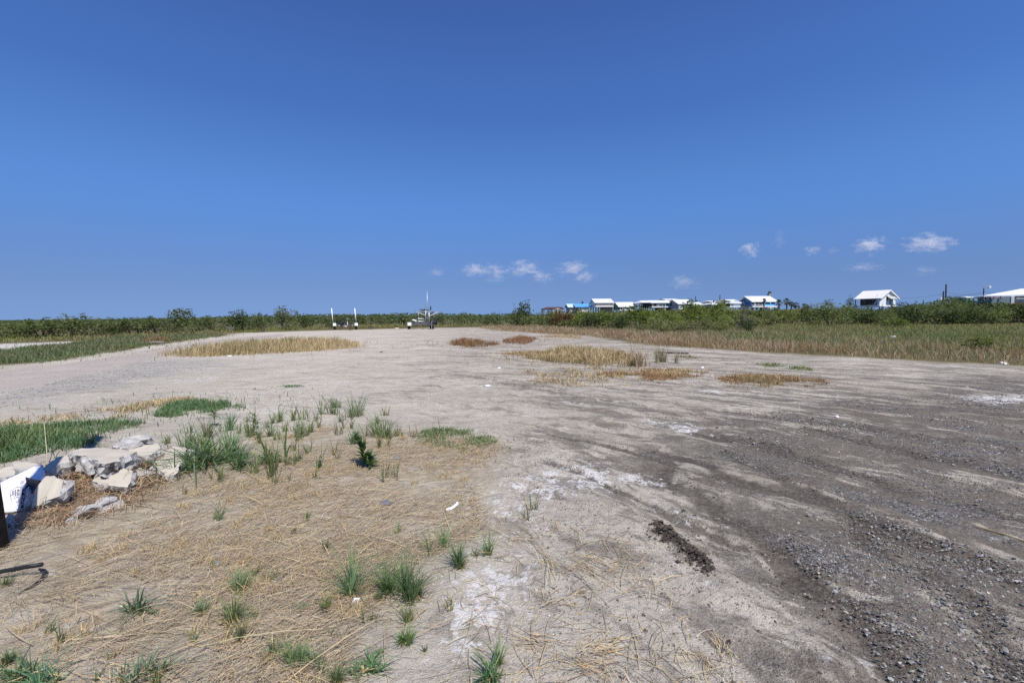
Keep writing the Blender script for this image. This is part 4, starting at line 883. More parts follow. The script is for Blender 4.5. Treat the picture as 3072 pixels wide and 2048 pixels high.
p0 = PG(1066, 1812); m = MB(); m.add([(-.02, 0, .003), (.012, -.006, .004), (.018, .016, .022), (-.012, .02, .02), (-.02, 0, .006), (.012, -.006, .007), (.018, .016, .025), (-.012, .02, .023)], [(0, 1, 2, 3), (7, 6, 5, 4), (0, 4, 5, 1), (1, 5, 6, 2), (2, 6, 7, 3), (3, 7, 4, 0)])
tag(m.build('plastic_flake', simple('white_plastic', (.8, .8, .82), .4), None, loc=p0), 'small white plastic flake beside the sparse tuft', 'litter')
p0 = PG(652, 1690); tag(MB().tube([(0, 0, 0), (0, 0, .012)], .012, 14).build('bottle_cap', simple('blue_plastic', (.10, .32, .70), .35), None, loc=p0), 'tiny bright blue bottle cap in the straw', 'bottle cap')
blob('grey_stone', 'dark grey flat stone in the straw left of the white scrap', 'stone', 1157, 1513, 34, 13, (.14, .14, .15), .9, .3)
blob('grey_stone', 'smaller grey stone in straw above the flat dark one', 'stone', 1190, 1378, 22, 10, (.17, .17, .175), .9, .7)
blob('white_plastic_jug', 'white plastic jug lying against the marsh grass at far right', 'jug', 3008, 1094, 18, 10, (.78, .77, .76), .4, .6)
blob('paper_scrap', 'crumpled pale paper scrap on bare sand left of the sparse dry grass', 'scrap', 1462, 1158, 20, 5, (.68, .68, .67), .7, .2)
blob('paper_scrap', 'white paper scrap near the far left of the sparse dry grass', 'scrap', 1497, 1104, 12, 3, (.75, .74, .72), .7, .2)
blob('white_stone', 'small white stone at the foot of the tan grass patch', 'stone', 690, 1069, 14, 4, (.72, .70, .66), .8, 0)
blob('white_stone', 'white stone standing alone on the far sand left of the lone tuft grass mat', 'stone', 2107, 1104, 10, 5, (.75, .73, .70), .8, 0)
blob('white_stone', 'white shell lump lying in the middle of the gravel streaks', 'stone', 2510, 1252, 12, 7, (.7, .69, .67), .8, 0)
blob('white_bag', 'white plastic bag caught in the marsh grass at right', 'bag', 2679, 1016, 16, 10, (.8, .8, .82), .5)
blob('white_float', 'white round float lying left of the larger boat trailer', 'float', 1208, 978, 8, 10, (.82, .80, .76), .4, 0, None, 1, 2, .05)
blob('dark_debris', 'dark flat debris on the far sand between both trailers', 'debris', 1113, 986, 13, 3, (.08, .07, .08), .9)
blob('tan_debris', 'pale tan debris strip near the larger boat trailer', 'debris', 1190, 986, 17, 3, (.55, .50, .36), .9)
blob('dark_clod', 'dark lump on the mid sand before the trailers', 'clod', 1144, 1057, 9, 3, (.07, .06, .055), .9)
a_, b_ = PG(1965, 1058), PG(2065, 1061)
tag(MB().bar(a_+[0, 0, .03], b_+[0, 0, .03], .14, .05).build('weathered_plank', simple('grey_wood', (.11, .10, .09), .9), None), 'long dark plank lying on the sand before the marsh', 'plank')
a_, b_ = PG(2930, 1583), PG(3110, 1640)
tag(MB().tube([a_+[0, 0, .01], (a_+b_)/2+[0, .02, .012], b_+[0, 0, .01]], .005, 6).build('dry_reed', simple('reed', (.25, .19, .09))), 'long dry reed stalk lying on the sand at right', 'reed')
a_ = PG(463, 1034); tag(MB().tube([a_+[-.45, 0, .03], a_+[-.2, 0, .12], a_+[.1, 0, .14], a_+[.5, .1, .12]], .07, 10).build('corrugated_pipe', simple('pipe_grey', (.20, .17, .14), .7), None, True), 'short grey pipe end in the red brown brush heap', 'pipe')

# ------------------------------------------------------------------ boat trailers
M_galv = simple('galvanised', (.26, .27, .29), .42, .75, .12, 8, .5); M_white = simple('white_paint', (.78, .78, .78), .45, 0, .05, 6, .4, (.55, .52, .48))
M_tyre = simple('tyre_rubber', (.022, .022, .023), .85, 0, .2, 20, .3); M_alu = simple('bare_aluminium', (.42, .43, .45), .42, .6, .08, 8, .5); M_pvc = simple('white_pvc', (.82, .83, .83), .4, 0, .04, 5, .4)
M_rust = simple('rusty_steel', (.16, .08, .05), .9, .2, .4, 10); M_carpet = simple('bunk_carpet', (.05, .05, .055), .95)
def wheel(x, y, r, w, parent, z=None, axis=(1, 0, 0)):
    z = r if z is None else z
    t = MB().ring((x, y, z), axis, r, [(r*.62, -w*.42), (r*.90, -w*.5), (r, -w*.34), (r, w*.34), (r*.90, w*.5), (r*.62, w*.42)], 28).build('wheel', M_tyre, parent, True)
    MB().ring((x, y, z), axis, r, [(.02, -w*.12), (r*.45, -w*.22), (r*.63, -w*.40), (r*.63, w*.40), (r*.45, w*.22), (.02, w*.12)], 24).build('rim', M_alu, t, True)
    return t
def fender(x, y, r, w, parent, mat):
    m = MB(); k = 12; v = []; f = []
    for i in range(k+1):
        q = math.pi*(.08+.84*i/k)
        for rr in (r*1.16, r*1.12):
            for sx in (-w*.62, w*.62): v.append((x+sx, y+math.cos(q)*rr*1.05, r+math.sin(q)*rr))
    for i in range(k):
        a = i*4; bq = a+4
        f += [(a, a+1, bq+1, bq), (a+2, bq+2, bq+3, a+3), (a, bq, bq+2, a+2), (a+1, a+3, bq+3, bq+1)]
    f += [(0, 2, 3, 1), (k*4, k*4+1, k*4+3, k*4+2)]
    return m.add(v, f).build('fender', mat, parent)
c1 = P(1037, 988.5); t1 = thing('boat_trailer', 'empty boat trailer with two tall white guide poles at far left', 'boat trailer', (c1[0], c1[1], gz(c1[0], c1[1])), .36, 'boat trailers parked at the far edge of the lot')
for sx in (-1, 1):
    wheel(sx*1.16, .45, .34, .22, t1); fender(sx*1.16, .45, .34, .26, t1, M_white)
    MB().bar((sx*.86, 3.6, .52), (sx*.86, -.4, .52), .08, .14).bar((sx*.86, -.4, .52), (sx*.10, -2.6, .50), .08, .14).build('side_rail', M_galv, t1)
    MB().bar((sx*.58, 3.3, .72), (sx*.52, -.3, .70), .14, .09).bar((sx*.57, 2.9, .52), (sx*.57, 2.9, .70), .05).bar((sx*.53, .4, .52), (sx*.53, .4, .70), .05).build('bunk', M_carpet, t1)
    MB().tube([(sx*1.28, 3.35, .50), (sx*1.30, 3.35, .62)], .03, 8).build('guide_socket', M_galv, t1)
    MB().tube([(sx*1.30-.0, 3.35, .62), (sx*1.30-.12, 3.35, 2.45)], .052, 12).tube([(sx*1.30-.12, 3.35, 2.45), (sx*1.30-.121, 3.35, 2.47)], .055, 12).build('guide_pole', M_pvc, t1, True)
    MB().box(sx*1.02-.09, sx*1.02+.09, 3.66, 3.72, .48, .56).build('tail_light', simple('red_lens', (.35, .02, .02), .3), t1)
MB().bar((-1.3, 3.5, .50), (1.3, 3.5, .50), .08, .1).build('rear_crossmember', M_galv, t1)
MB().bar((-1.16, .45, .34), (1.16, .45, .34), .07).build('axle', M_rust, t1)
for yy, ww_ in ((.1, .86), (-1.0, .72)): MB().tube([(-ww_, yy, .47), (0, yy, .38), (ww_, yy, .47)], .045, 6).build('crossmember', M_galv, t1)
MB().bar((0, -2.0, .50), (.35, -3.9, .48), .09, .12).build('tongue', M_galv, t1)
MB().bar((.28, -3.9, .48), (.40, -4.15, .50), .08, .08).ring((.40, -4.15, .50), (0, 0, 1), .06, [(.02, -.04), (.06, -.04), (.06, .04), (.02, .04)], 12).build('coupler', M_rust, t1)
MB().tube([(.42, -3.3, .02), (.42, -3.3, .62)], .035, 10).tube([(.42, -3.3, 0.0), (.42, -3.3, .03)], .10, 12).bar((.34, -3.3, .62), (.56, -3.3, .62), .03).build('jack', M_rust, t1)
MB().bar((.12, -2.7, .5), (.12, -2.5, 1.15), .07).box(.02, .22, -2.72, -2.45, 1.13, 1.25).bar((.0, -2.6, 1.3), (.26, -2.6, 1.3), .1, .05).build('winch_post', M_galv, t1)
wheel(-.42, -1.55, .36, .20, t1, .80, (1, .25, 0)).name = 'spare_wheel'
t1.scale = (1.12, 1.12, 1.12)
c2 = P(1262, 987); t2 = thing('boat_trailer', 'larger boat trailer carrying a silver T frame and a very tall mast', 'boat trailer', (c2[0], c2[1], gz(c2[0], c2[1])), .30, 'boat trailers parked at the far edge of the lot')
for sx in (-1, 1):
    for yy in ((-.35, .62) if sx > 0 else (.1,)):
        wheel(sx*1.32, yy, .40, .30, t2)
    MB().bar((sx*.95, 2.8, .62), (sx*.95, -1.2, .62), .09, .16).bar((sx*.95, -1.2, .62), (.55+sx*.10, -3.0, .60), .09, .16).build('side_rail', M_galv, t2)
    MB().bar((sx*.6, 2.5, .84), (sx*.6, -.6, .84), .12, .08).build('bunk', M_alu, t2)
MB().box(-1.34-.20, -1.34+.24, -.40, .55, .74, .80).box(-1.34-.20, -1.34+.24, -.44, -.40, .42, .80).build('fender', M_white, t2)
MB().box(1.14, 1.56, -.80, 1.05, .84, .89).build('fender', M_galv, t2)
MB().bar((-1.32, .1, .40), (1.32, .1, .40), .08).build('axle', M_rust, t2)
for yy in (-.9, 1.2, 2.7): MB().bar((-.99, yy, .56), (.99, yy, .56), .09, .10).build('crossmember', M_galv, t2)
tb = np.array([.60, -.9, .66])
MB().tube([tb+[-.10, 0, 0], tb+[-.10, 0, 1.5]], .05, 10).build('mast_post', M_alu, t2, True); MB().tube([tb+[.28, 0, 0], tb+[.28, 0, 1.32]], .07, 10).build('mast_post', M_alu, t2, True)
MB().tube([tb+[.09, -.12, 0], tb+[.08, -.12, 3.75]], .034, 12).build('tall_mast', M_alu, t2, True)
MB().tube([(-.75, -.9, 2.02), (2.08, -.9, 2.05)], .042, 10).build('top_bar', M_alu, t2, True)
MB().tube([(-.55, -.9, 1.99), (.50, -.9, 1.62)], .04, 8).build('brace', M_alu, t2); MB().tube([(1.95, -.9, 2.0), (.90, -.9, 1.5)], .04, 8).build('brace', M_alu, t2)
MB().tube([(-.30, -.6, .66), (-.30, -.6, 1.98)], .026, 8).build('upright', M_pvc, t2); MB().tube([(1.55, -.4, .7), (1.55, -.4, 1.98)], .026, 8).build('upright', M_alu, t2)
MB().box(.38, .62, -1.0, -.8, 2.30, 2.36).tube([(.50, -.9, 2.05), (.50, -.9, 2.85)], .04, 8).box(.40, .60, -.96, -.84, 2.72, 2.76).build('lamp_bracket', M_alu, t2)
rk = MB()
for z_ in (.92, 1.22):
    rk.tube([(-.35, -1.1, z_), (.28, -1.1, z_), (.28, 1.2, z_), (-.35, 1.2, z_), (-.35, -1.1, z_)], .03, 6)
for x_, y_ in ((-.35, -1.1), (.28, -1.1), (.28, 1.2), (-.35, 1.2)): rk.tube([(x_, y_, .66), (x_, y_, 1.25)], .028, 6)
rk.build('tube_rack', M_alu, t2)
for i, (yy, zz_) in enumerate(((.6, .95), (1.1, 1.0), (1.7, 1.05))): MB().tube([(-.55-.12*i, yy, zz_), (-.35-.1*i, yy, zz_+.02)], .075, 12).build('keel_roller', M_pvc, t2, True)
wheel(1.62, -1.0, .42, .20, t2, .92, (1, .15, 0)).name = 'spare_wheel'
MB().bar((.55, -2.8, .60), (.75, -4.2, .58), .1, .13).build('tongue', M_galv, t2)
MB().tube([(1.02, -2.0, .02), (1.02, -2.0, .95)], .04, 10).tube([(1.02, -2.0, 0), (1.02, -2.0, .03)], .12, 12).bar((.70, -2.0, .6), (1.02, -2.0, .6), .06).build('jack', M_alu, t2)

t2.scale = (1.08, 1.08, 1.08)
# ------------------------------------------------------------------ houses along the far road
M_roofw = simple('white_metal_roof', (.72, .74, .76), .45, .0, .04, 1, .5); M_roofc = simple('cream_metal_roof', (.72, .70, .64), .5, .0, .05, 1, .4)
M_roofb = simple('blue_metal_roof', (.10, .36, .72), .5, .0, .08, 1, .4); M_rooflc = simple('pale_cyan_roof', (.52, .72, .84), .5, .0, .06, 1, .4); M_roofm = simple('maroon_roof', (.10, .05, .048), .6, 0, .1, 1)
M_wood = simple('weathered_timber', (.17, .13, .10), .9, 0, .25, 3); M_dwood = simple('dark_timber', (.06, .05, .045), .9, 0, .25, 3); M_glass = simple('dark_glass', (.03, .04, .05), .12, 0, .1, 1, .6); M_trim = simple('white_trim', (.78, .78, .77), .5)
W_white = simple('white_siding', (.74, .73, .70), .6, 0, .05, 2); W_grey = simple('grey_siding', (.40, .42, .42), .7, 0, .06, 2); W_teal = simple('teal_siding', (.05, .20, .20), .7, 0, .08, 2)
W_dteal = simple('dark_teal_siding', (.03, .12, .18), .7, 0, .08, 2); W_blue = simple('blue_siding', (.06, .20, .42), .6, 0, .06, 2); W_lblue = simple('bright_blue_panel', (.12, .48, .82), .5, 0, .05, 2); W_tan = simple('tan_siding', (.50, .38, .26), .7, 0, .06, 2)
W_cream = simple('cream_siding', (.70, .74, .74), .6, 0, .05, 2); W_sage = simple('sage_siding', (.36, .40, .34), .7, 0, .05, 2); W_slate = simple('slate_siding', (.22, .28, .30), .7, 0, .06, 2); W_brown = simple('brown_boards', (.10, .065, .05), .85, 0, .2, 2)
RTILE = {}
def house(name, label, x0, x1, Y, Dp, yr, ye, yf, wall, roof, openings=(), porch=None, rail=None, doors=(), rec=2.4, rot=0.0, hip=0.0, piles=5, pile_mat=None, under=None, ov=.45, porch_wall=None, group='raised houses along the far road'):
    cx = float(D((x0+x1)/2, ye, Y)[0]); cy = Y+Dp/2
    t = thing(name, label, 'house' if 'house' in name else name.split('_')[-1], (cx, cy, 0), rot, group)
    X = lambda px: float(D(px, ye, Y)[0])-cx
    Z = lambda py, d=0.0: float(D((x0+x1)/2, py, Y+d)[2])
    xa, xb = X(x0), X(x1); zr, ze, zf = Z(yr, Dp/2), Z(ye), Z(yf); h2 = Dp/2
    sl = (zr-ze)/h2; top = (lambda y: ze-.19) if hip > 0 else (lambda y: zr-abs(y)*sl-.10)
    def prism(m, xl, xr, ya, yb, z0):
        ys = [ya]+([0.0] if ya < 0 < yb else [])+[yb]; pr = [(ya, z0)]+[(y, top(y)) for y in ys]+[(yb, z0)]; n = len(pr)
        m.add([(xl, y, z) for y, z in pr]+[(xr, y, z) for y, z in pr], [tuple(range(n))[::-1], tuple(range(n, 2*n))]+[(i, (i+1) % n, n+(i+1) % n, n+i) for i in range(n)])
    yf_ = -h2+ov; yb_ = h2-ov; wl, wr = xa+ov, xb-ov
    m = MB()
    if porch:
        pa, pb = max(X(porch[0]), wl), min(X(porch[1]), wr)
        prism(m, wl, wr, yf_+rec, yb_, zf)
        if pa-wl > .3: prism(m, wl, pa, yf_, yf_+rec, zf)
        if wr-pb > .3: prism(m, pb, wr, yf_, yf_+rec, zf)
    else: prism(m, wl, wr, yf_, yb_, zf)
    m.build('wall', wall, t)
    m = MB()
    if hip > 0:
        v = [(xa, -h2, ze), (xb, -h2, ze), (xb, h2, ze), (xa, h2, ze), (xa+hip, 0, zr), (xb-hip, 0, zr)]
        m.add(v+[(x, y, z-.18) for x, y, z in v[:4]], [(0, 1, 5, 4), (1, 2, 5), (2, 3, 4, 5), (3, 0, 4), (0, 6, 7, 1), (1, 7, 8, 2), (2, 8, 9, 3), (3, 9, 6, 0), (6, 9, 8, 7)])
    else:
        for sg in (-1, 1):
            v = [(xa, sg*h2, ze), (xb, sg*h2, ze), (xb, 0, zr), (xa, 0, zr)]; v2 = [(x, y, z-.14) for x, y, z in v]
            m.add(v+v2, [(0, 1, 2, 3), (7, 6, 5, 4), (0, 4, 5, 1), (1, 5, 6, 2), (3, 2, 6, 7), (0, 3, 7, 4)])
    ro = m.build('roof', roof, t)
    if hip == 0:
        for sg in (-1, 1):
            xe = xa-.03 if sg < 0 else xb+.03
            MB().bar((xe, -h2, ze-.10), (xe, 0, zr-.10), .05, .26).bar((xe, 0, zr-.10), (xe, h2, ze-.10), .05, .26).build('barge_board', M_trim, ro)
    MB().box(xa+.2, xb-.2, -h2+.1, h2-.1, zf-.28, zf-.003).build('floor_deck', M_trim if rail else M_wood, t)
    if zf > 1.2:
        for i in range(piles):
            for yy in (-h2+.5, h2-.5):
                x = xa+.5+(xb-xa-1)*i/(piles-1); MB().tube([(x, yy, -.3), (x, yy, zf-.285)], .15, 8).build('piling', pile_mat or M_wood, t)
    if under:                                          # enclosed room under the floor
        ua, ub = X(under[0]), X(under[1]); MB().box(ua, ub, -h2+1.2, h2-1.2, 0, zf-.29).build('lower_wall', under[2], t)
    for o_ in openings:
        p0_, p1_, q0, q1 = o_[:4]; xl, xr, zt, zb = X(p0_), X(p1_), Z(q0), Z(q1); yy = yf_
        if porch and pa-.01 <= (xl+xr)/2 <= pb+.01: yy = yf_+rec
        f = MB().bar((xl, yy-.03, zb), (xr, yy-.03, zb), .08, .12).bar((xl, yy-.03, zt), (xr, yy-.03, zt), .08, .12).bar((xl, yy-.03, zb+.06), (xl, yy-.03, zt-.06), .12, .08, (1, 0, 0)).bar((xr, yy-.03, zb+.06), (xr, yy-.03, zt-.06), .12, .08, (1, 0, 0)).build('window', M_trim, t)
        MB().box(xl+.05, xr-.05, yy-.025, yy-.006, zb+.05, zt-.05).build('pane', o_[4] if len(o_) > 4 else M_glass, f)
    for (p0_, p1_, q0) in doors:
        xl, xr, zt = X(p0_), X(p1_), Z(q0); yy = yf_+(rec if porch and pa <= (X(p0_)+X(p1_))/2 <= pb else 0)
        dd = MB().box(xl, xr, yy-.05, yy-.004, zf, zt).build('door', M_dwood, t); MB().box(xr-.2, xr-.12, yy-.09, yy-.051, zf+.9, zf+1.0).build('handle', M_alu, dd)
    if porch:
        k = max(2, int((pb-pa)/2.4)+1)
        for i in range(k):
            x = pa+.1+(pb-pa-.2)*i/(k-1); MB().bar((x, yf_-.05, zf), (x, yf_-.05, top(yf_)+.05), .16).build('porch_post', M_trim if rail else M_wood, t)
        if porch_wall: MB().box(pa+.05, pb-.05, yf_+rec-.03, yf_+rec-.005, zf+.02, ze-.25).build('porch_back_wall', porch_wall, t)
    if rail:
        ra_, rb_ = X(rail[0]), X(rail[1]); yy = -h2+.25
        m = MB().bar((ra_, yy, zf+1.0), (rb_, yy, zf+1.0), .10, .08).bar((ra_, yy, zf+.15), (rb_, yy, zf+.15), .08, .07)
        nn = max(3, int((rb_-ra_)/.28))
        for i in range(nn+1): x = ra_+(rb_-ra_)*i/nn; m.bar((x, yy, zf+.19), (x, yy, zf+.96), .05)
        m.build('railing', M_trim if len(rail) < 3 else rail[2], t)
    return t, dict(xa=xa, xb=xb, ze=ze, zr=zr, zf=zf, h2=h2, X=X, Z=Z)
def stair(t, x0, z0, x1, z1, y, mat, w=1.1):
    m = MB().bar((x0, y, z0), (x1, y, z1), .08, .25).bar((x0, y+w, z0), (x1, y+w, z1), .08, .25); k = max(3, int(abs(z1-z0)/.22))
    for i in range(k): f = (i+.5)/k; m.box(x0+(x1-x0)*f-.13, x0+(x1-x0)*f+.13, y+.05, y+w-.05, z0+(z1-z0)*f, z0+(z1-z0)*f+.04)
    m.bar((x0, y-.06, z0+.95), (x1, y-.06, z1+.95), .06); m.build('stair', mat, t)

# open pavilions at the left end of the row
def pavilion(name, label, x0, x1, Y, Dp, yr, ye, roof, postmat, gable=None, n=4):
    cx = float(D((x0+x1)/2, ye, Y)[0]); t = thing(name, label, 'pavilion', (cx, Y, 0), 0, 'raised houses along the far road')
    xa = float(D(x0, ye, Y)[0])-cx; xb = float(D(x1, ye, Y)[0])-cx; ze = float(D(x0, ye, Y)[2]); zr = float(D(x0, yr, Y)[2])
    if gable:
        xm = (xa+xb)/2; v = [(xa, 0, ze), (xm, 0, zr), (xb, 0, ze)]; m = MB()
        for q, r_ in ((0, 1), (1, 2)):
            a, c_ = v[q], v[r_]; m.add([a, c_, (c_[0], Dp, c_[2]), (a[0], Dp, a[2]), (a[0], 0, a[2]-.2), (c_[0], 0, c_[2]-.2), (c_[0], Dp, c_[2]-.2), (a[0], Dp, a[2]-.2)], [(0, 1, 2, 3), (7, 6, 5, 4), (0, 4, 5, 1), (1, 5, 6, 2), (2, 6, 7, 3), (3, 7, 4, 0)])
        m.build('roof', roof, t)
        MB().add([(xa+.5, .05, ze-.25), (xb-.5, .05, ze-.25), (xm, .05, zr-.3), (xa+.5, .2, ze-.25), (xb-.5, .2, ze-.25), (xm, .2, zr-.3)], [(0, 1, 2), (5, 4, 3), (0, 3, 4, 1), (1, 4, 5, 2), (2, 5, 3, 0)]).build('gable_board', gable, t)
    else:
        MB().add([(xa, 0, ze), (xb, 0, ze), (xb-.3, Dp/2, zr), (xa+1.5, Dp/2, zr), (xb, Dp, ze), (xa, Dp, ze), (xa, 0, ze-.25), (xb, 0, ze-.25), (xb, Dp, ze-.25), (xa, Dp, ze-.25)], [(0, 1, 2, 3), (3, 2, 4, 5), (1, 4, 2), (0, 3, 5), (0, 6, 7, 1), (1, 7, 8, 4), (4, 8, 9, 5), (5, 9, 6, 0), (9, 8, 7, 6)]).build('roof', roof, t)
    for i in range(n):
        for yy in (.3, Dp-.3):
            x = xa+.4+(xb-xa-.8)*i/(n-1); MB().bar((x, yy, -.3), (x, yy, ze-.25), .28).build('post', postmat, t)
    MB().box(xa+(xb-xa)*.35, xb-.5, Dp*.6, Dp*.6+.2, 0, ze-.9).build('back_wall', M_dwood, t)
    return t
pavilion('open_pavilion', 'low open pavilion with maroon roof at the left end of the houses', 1628, 1692, 150, 9, 920, 925.5, M_roofm, M_wood)
pavilion('open_pavilion', 'tan gabled open pavilion beside the maroon roofed one', 1657, 1691, 142, 7, 920, 925, M_roofm, W_tan, W_tan, 3)
house('small_house', 'small house with pale cyan roof left of the blue roofed house', 1704, 1730, 150, 9.5, 911.5, 920.5, 936, W_grey, M_rooflc, ((1712, 1716, 925, 931),), piles=3)
h, k_ = house('blue_roofed_house', 'white house with bright blue roof left of the tall white house', 1728, 1772, 146, 12, 911, 920, 935, W_white, M_roofb, ((1741, 1744, 922.5, 927), (1757, 1760, 922.5, 927)), porch=(1728, 1737), porch_wall=M_dwood, piles=4)
MB().tube([(.6, 0, k_['zr']-.1), (.6, 0, k_['zr']+.5)], .28, 8).tube([(.6, 0, k_['zr']+.5), (.6, 0, k_['zr']+.75)], [.45, .1], 8).build('roof_vent', M_dwood, h)
h, k_ = house('tall_white_house', 'tall white house on stilts with long white metal roof', 1784, 1843, 140, 10.5, 896, 907.5, 917.5, W_white, M_roofw, ((1804.5, 1807, 909.5, 913.5), (1816, 1818.5, 909.5, 913.5), (1833, 1836, 909, 914)), porch=(1784, 1794), rail=(1784, 1842, simple('tan_rail', (.5, .42, .32))), porch_wall=W_brown, piles=7, pile_mat=M_dwood, under=(1818, 1842, W_grey))
stair(h, k_['X'](1812), 2.6, k_['X'](1818), .8, -k_['h2']-.6, M_wood)
house('teal_house', 'teal house with bright white roof right of the tall white house', 1856, 1911, 138, 10, 906, 919.5, 928, W_teal, M_roofw, ((1876, 1880, 921, 924.5), (1888, 1892, 921, 924.5)), porch=(1857, 1870), porch_wall=M_dwood, rail=(1872, 1898))
h, k_ = house('dark_teal_house', 'dark teal house with white roof and long screened porch on stilts', 1954, 2022, 132, 11, 900.5, 907.5, 919, W_dteal, M_roofw, ((1979.5, 1984, 911, 916), (1987.5, 1992, 911, 916), (2008, 2012, 909, 914)), porch=(1954, 1974), porch_wall=M_dwood, piles=8, pile_mat=M_dwood, under=(1998, 2021, W_dteal), rail=(1955, 1974, M_wood))
MB().bar((k_['X'](1997.5), -k_['h2']+.40, 0.2), (k_['X'](1997.5), -k_['h2']+.40, k_['ze']-.2), .35, .08, (1, 0, 0)).bar((k_['X'](1976), -k_['h2']+.40, k_['zf']), (k_['X'](1976), -k_['h2']+.40, k_['ze']-.2), .3, .08, (1, 0, 0)).build('corner_trim', M_trim, h)
stair(h, k_['X'](1976), .4, k_['X'](1990), k_['zf']-.2, -k_['h2']-1.3, M_wood)
m = MB(); za = k_['zf']
pa_ = k_['X'](1929); pb_ = k_['X'](1953); zt_ = k_['ze']-.3
for i in range(5): x = pa_+(pb_-pa_)*i/4; m.bar((x, -2, -.2), (x, -2, zt_), .2)
m.bar((pa_, -2, za), (pb_, -2, za), .2).bar((pa_, -2, za+1), (pb_, -2, za+1), .12); m.build('deck_frame', M_dwood, h)
MB().add([(pa_-.5, -k_['h2'], k_['ze']), (pb_+.2, -k_['h2'], k_['ze']), (pb_+.2, 0, k_['zr']-.05), (pa_+.6, 0, k_['zr']-.05), (pa_-.5, k_['h2'], k_['ze']), (pb_+.2, k_['h2'], k_['ze'])], [(0, 1, 2, 3), (3, 2, 5, 4), (0, 3, 4)]).build('porch_roof', M_roofw, h)
m = MB()
for i in range(6): x = pa_+.6+(pb_-pa_-.8)*i/6; m.box(x, x+(pb_-pa_)/6-.18, .8, .9, za+.1, zt_-.3)
m.build('white_screen_panels', W_white, h)
house('teal_upper_house', 'taller teal house with thin white roof edge behind the dark teal one', 1996, 2036, 148, 8, 896, 898.5, 912, W_teal, M_roofw, ((2008, 2014, 899.7, 903.5, W_white),), piles=3)
house('white_roofed_house', 'grey house with steep white roof right of the dark teal house', 2034, 2082, 126, 9.5, 898, 910.5, 924, W_grey, M_roofw, ((2042, 2045, 914, 920), (2052, 2057, 914, 920)), porch=(2034, 2046), rail=(2036, 2060))
house('low_white_house', 'low white roofed house right of the steep white roof', 2084, 2113, 126, 8, 906, 915, 926, W_grey, M_roofw, ((2100, 2104, 918, 923),), piles=3)
house('hip_roofed_house', 'low house under a broad white hip roof left of the blue house', 2131, 2187, 122, 11, 902, 912, 922, W_grey, M_roofw, ((2150, 2155, 915, 919),), hip=4.0)
h, k_ = house('white_deck_house', 'white hip roofed shelter with white fenced deck beside blue house', 2188, 2232, 116, 9, 898, 908.5, 918, M_wood, M_roofw, (), porch=(2190, 2230), hip=3.5, rail=(2192, 2236), rec=4, piles=5, pile_mat=M_trim)
stair(h, k_['X'](2236), .3, k_['X'](2226), k_['zf'], -k_['h2']-.8, M_trim)
h, k_ = house('blue_house', 'bright blue house with big white metal roof and white railing', 2256, 2334, 112, 7.4, 888, 904, 917.5, W_blue, M_roofw, ((2258, 2264.5, 906.5, 914), (2267, 2279, 906, 911), (2281, 2288, 906, 911)), porch=(2266, 2297), rail=(2265, 2297), doors=((2291, 2295, 906.5),), piles=6)
MB().box(k_['X'](2297), k_['X'](2326), -k_['h2']+.33, -k_['h2']+.42, k_['zf']+.02, k_['Z'](911.5)).build('bright_lower_panel', W_lblue, h)
stair(h, k_['X'](2300), k_['zf']-.1, k_['X'](2318), .4, -k_['h2']-1.4, M_trim)
p0 = D(2308, 940, 122); tw = thing('lookout_cupola', 'narrow grey tower with dark dome rising behind the blue house', 'tower', (p0[0], 122, 0))
zz_ = lambda py: float(D(2308, py, 122)[2])
MB().box(-.42, .42, -.42, .42, 0, zz_(880)).build('shaft', W_slate, tw); MB().box(-.28, .28, -.28, .28, zz_(880), zz_(877)).build('lantern_room', M_dwood, tw)
MB().tube([(0, 0, zz_(877)), (0, 0, zz_(875.4)), (0, 0, zz_(874)), (0, 0, zz_(873))], [.36, .34, .20, .04], 12).build('dome', M_dwood, tw)
# the lone cream house, turned so its right gable shows
Yh = 100; cpx = 2628; cc = D(cpx, 940, Yh+4); t = thing('cream_house', 'lone cream house with wide porch and small awning over the gable door', 'house', (cc[0], cc[1], 0), math.radians(-67), 'raised houses along the far road')
pxm = Yh/FPX
zr = float(D(cpx, 871, Yh+4)[2]); ze = float(D(cpx, 894, Yh)[2]); zf = float(D(cpx, 915, Yh)[2]); Lh, Wd = 3.0, 3.9
sl = (zr-ze)/Wd
def zt(y): return zr-abs(y)*sl-.1
pr = [(-Wd+1.7, zf), (-Wd+1.7, zt(-Wd+1.7)), (0, zt(0)), (Wd-.9, zt(Wd-.9)), (Wd-.9, zf)]
MB().add([(-Lh+.5, y, z) for y, z in pr]+[(Lh-.1, y, z) for y, z in pr], [(4, 3, 2, 1, 0), (5, 6, 7, 8, 9)]+[(i, (i+1) % 5, 5+(i+1) % 5, 5+i) for i in range(5)]).build('wall', W_cream, t)
MB().add([(Lh-.6, -Wd+.2, zf), (Lh-.1, -Wd+.2, zf), (Lh-.1, -Wd+1.7, zf), (Lh-.6, -Wd+1.7, zf), (Lh-.6, -Wd+.2, zt(-Wd+.2)), (Lh-.1, -Wd+.2, zt(-Wd+.2)), (Lh-.1, -Wd+1.7, zt(-Wd+1.7)), (Lh-.6, -Wd+1.7, zt(-Wd+1.7))], [(0, 3, 2, 1), (4, 5, 6, 7), (0, 1, 5, 4), (1, 2, 6, 5), (2, 3, 7, 6), (3, 0, 4, 7)]).build('porch_end_wall', W_cream, t)
m = MB()
for sg in (-1, 1):
    v = [(-Lh-.4, sg*Wd, ze), (Lh+.35, sg*Wd, ze), (Lh+.35, 0, zr), (-Lh-.4, 0, zr)]
    m.add(v+[(x, y, z-.14) for x, y, z in v], [(0, 1, 2, 3), (7, 6, 5, 4), (0, 4, 5, 1), (1, 5, 6, 2), (3, 2, 6, 7), (0, 3, 7, 4)])
ro = m.build('roof', M_roofc, t)
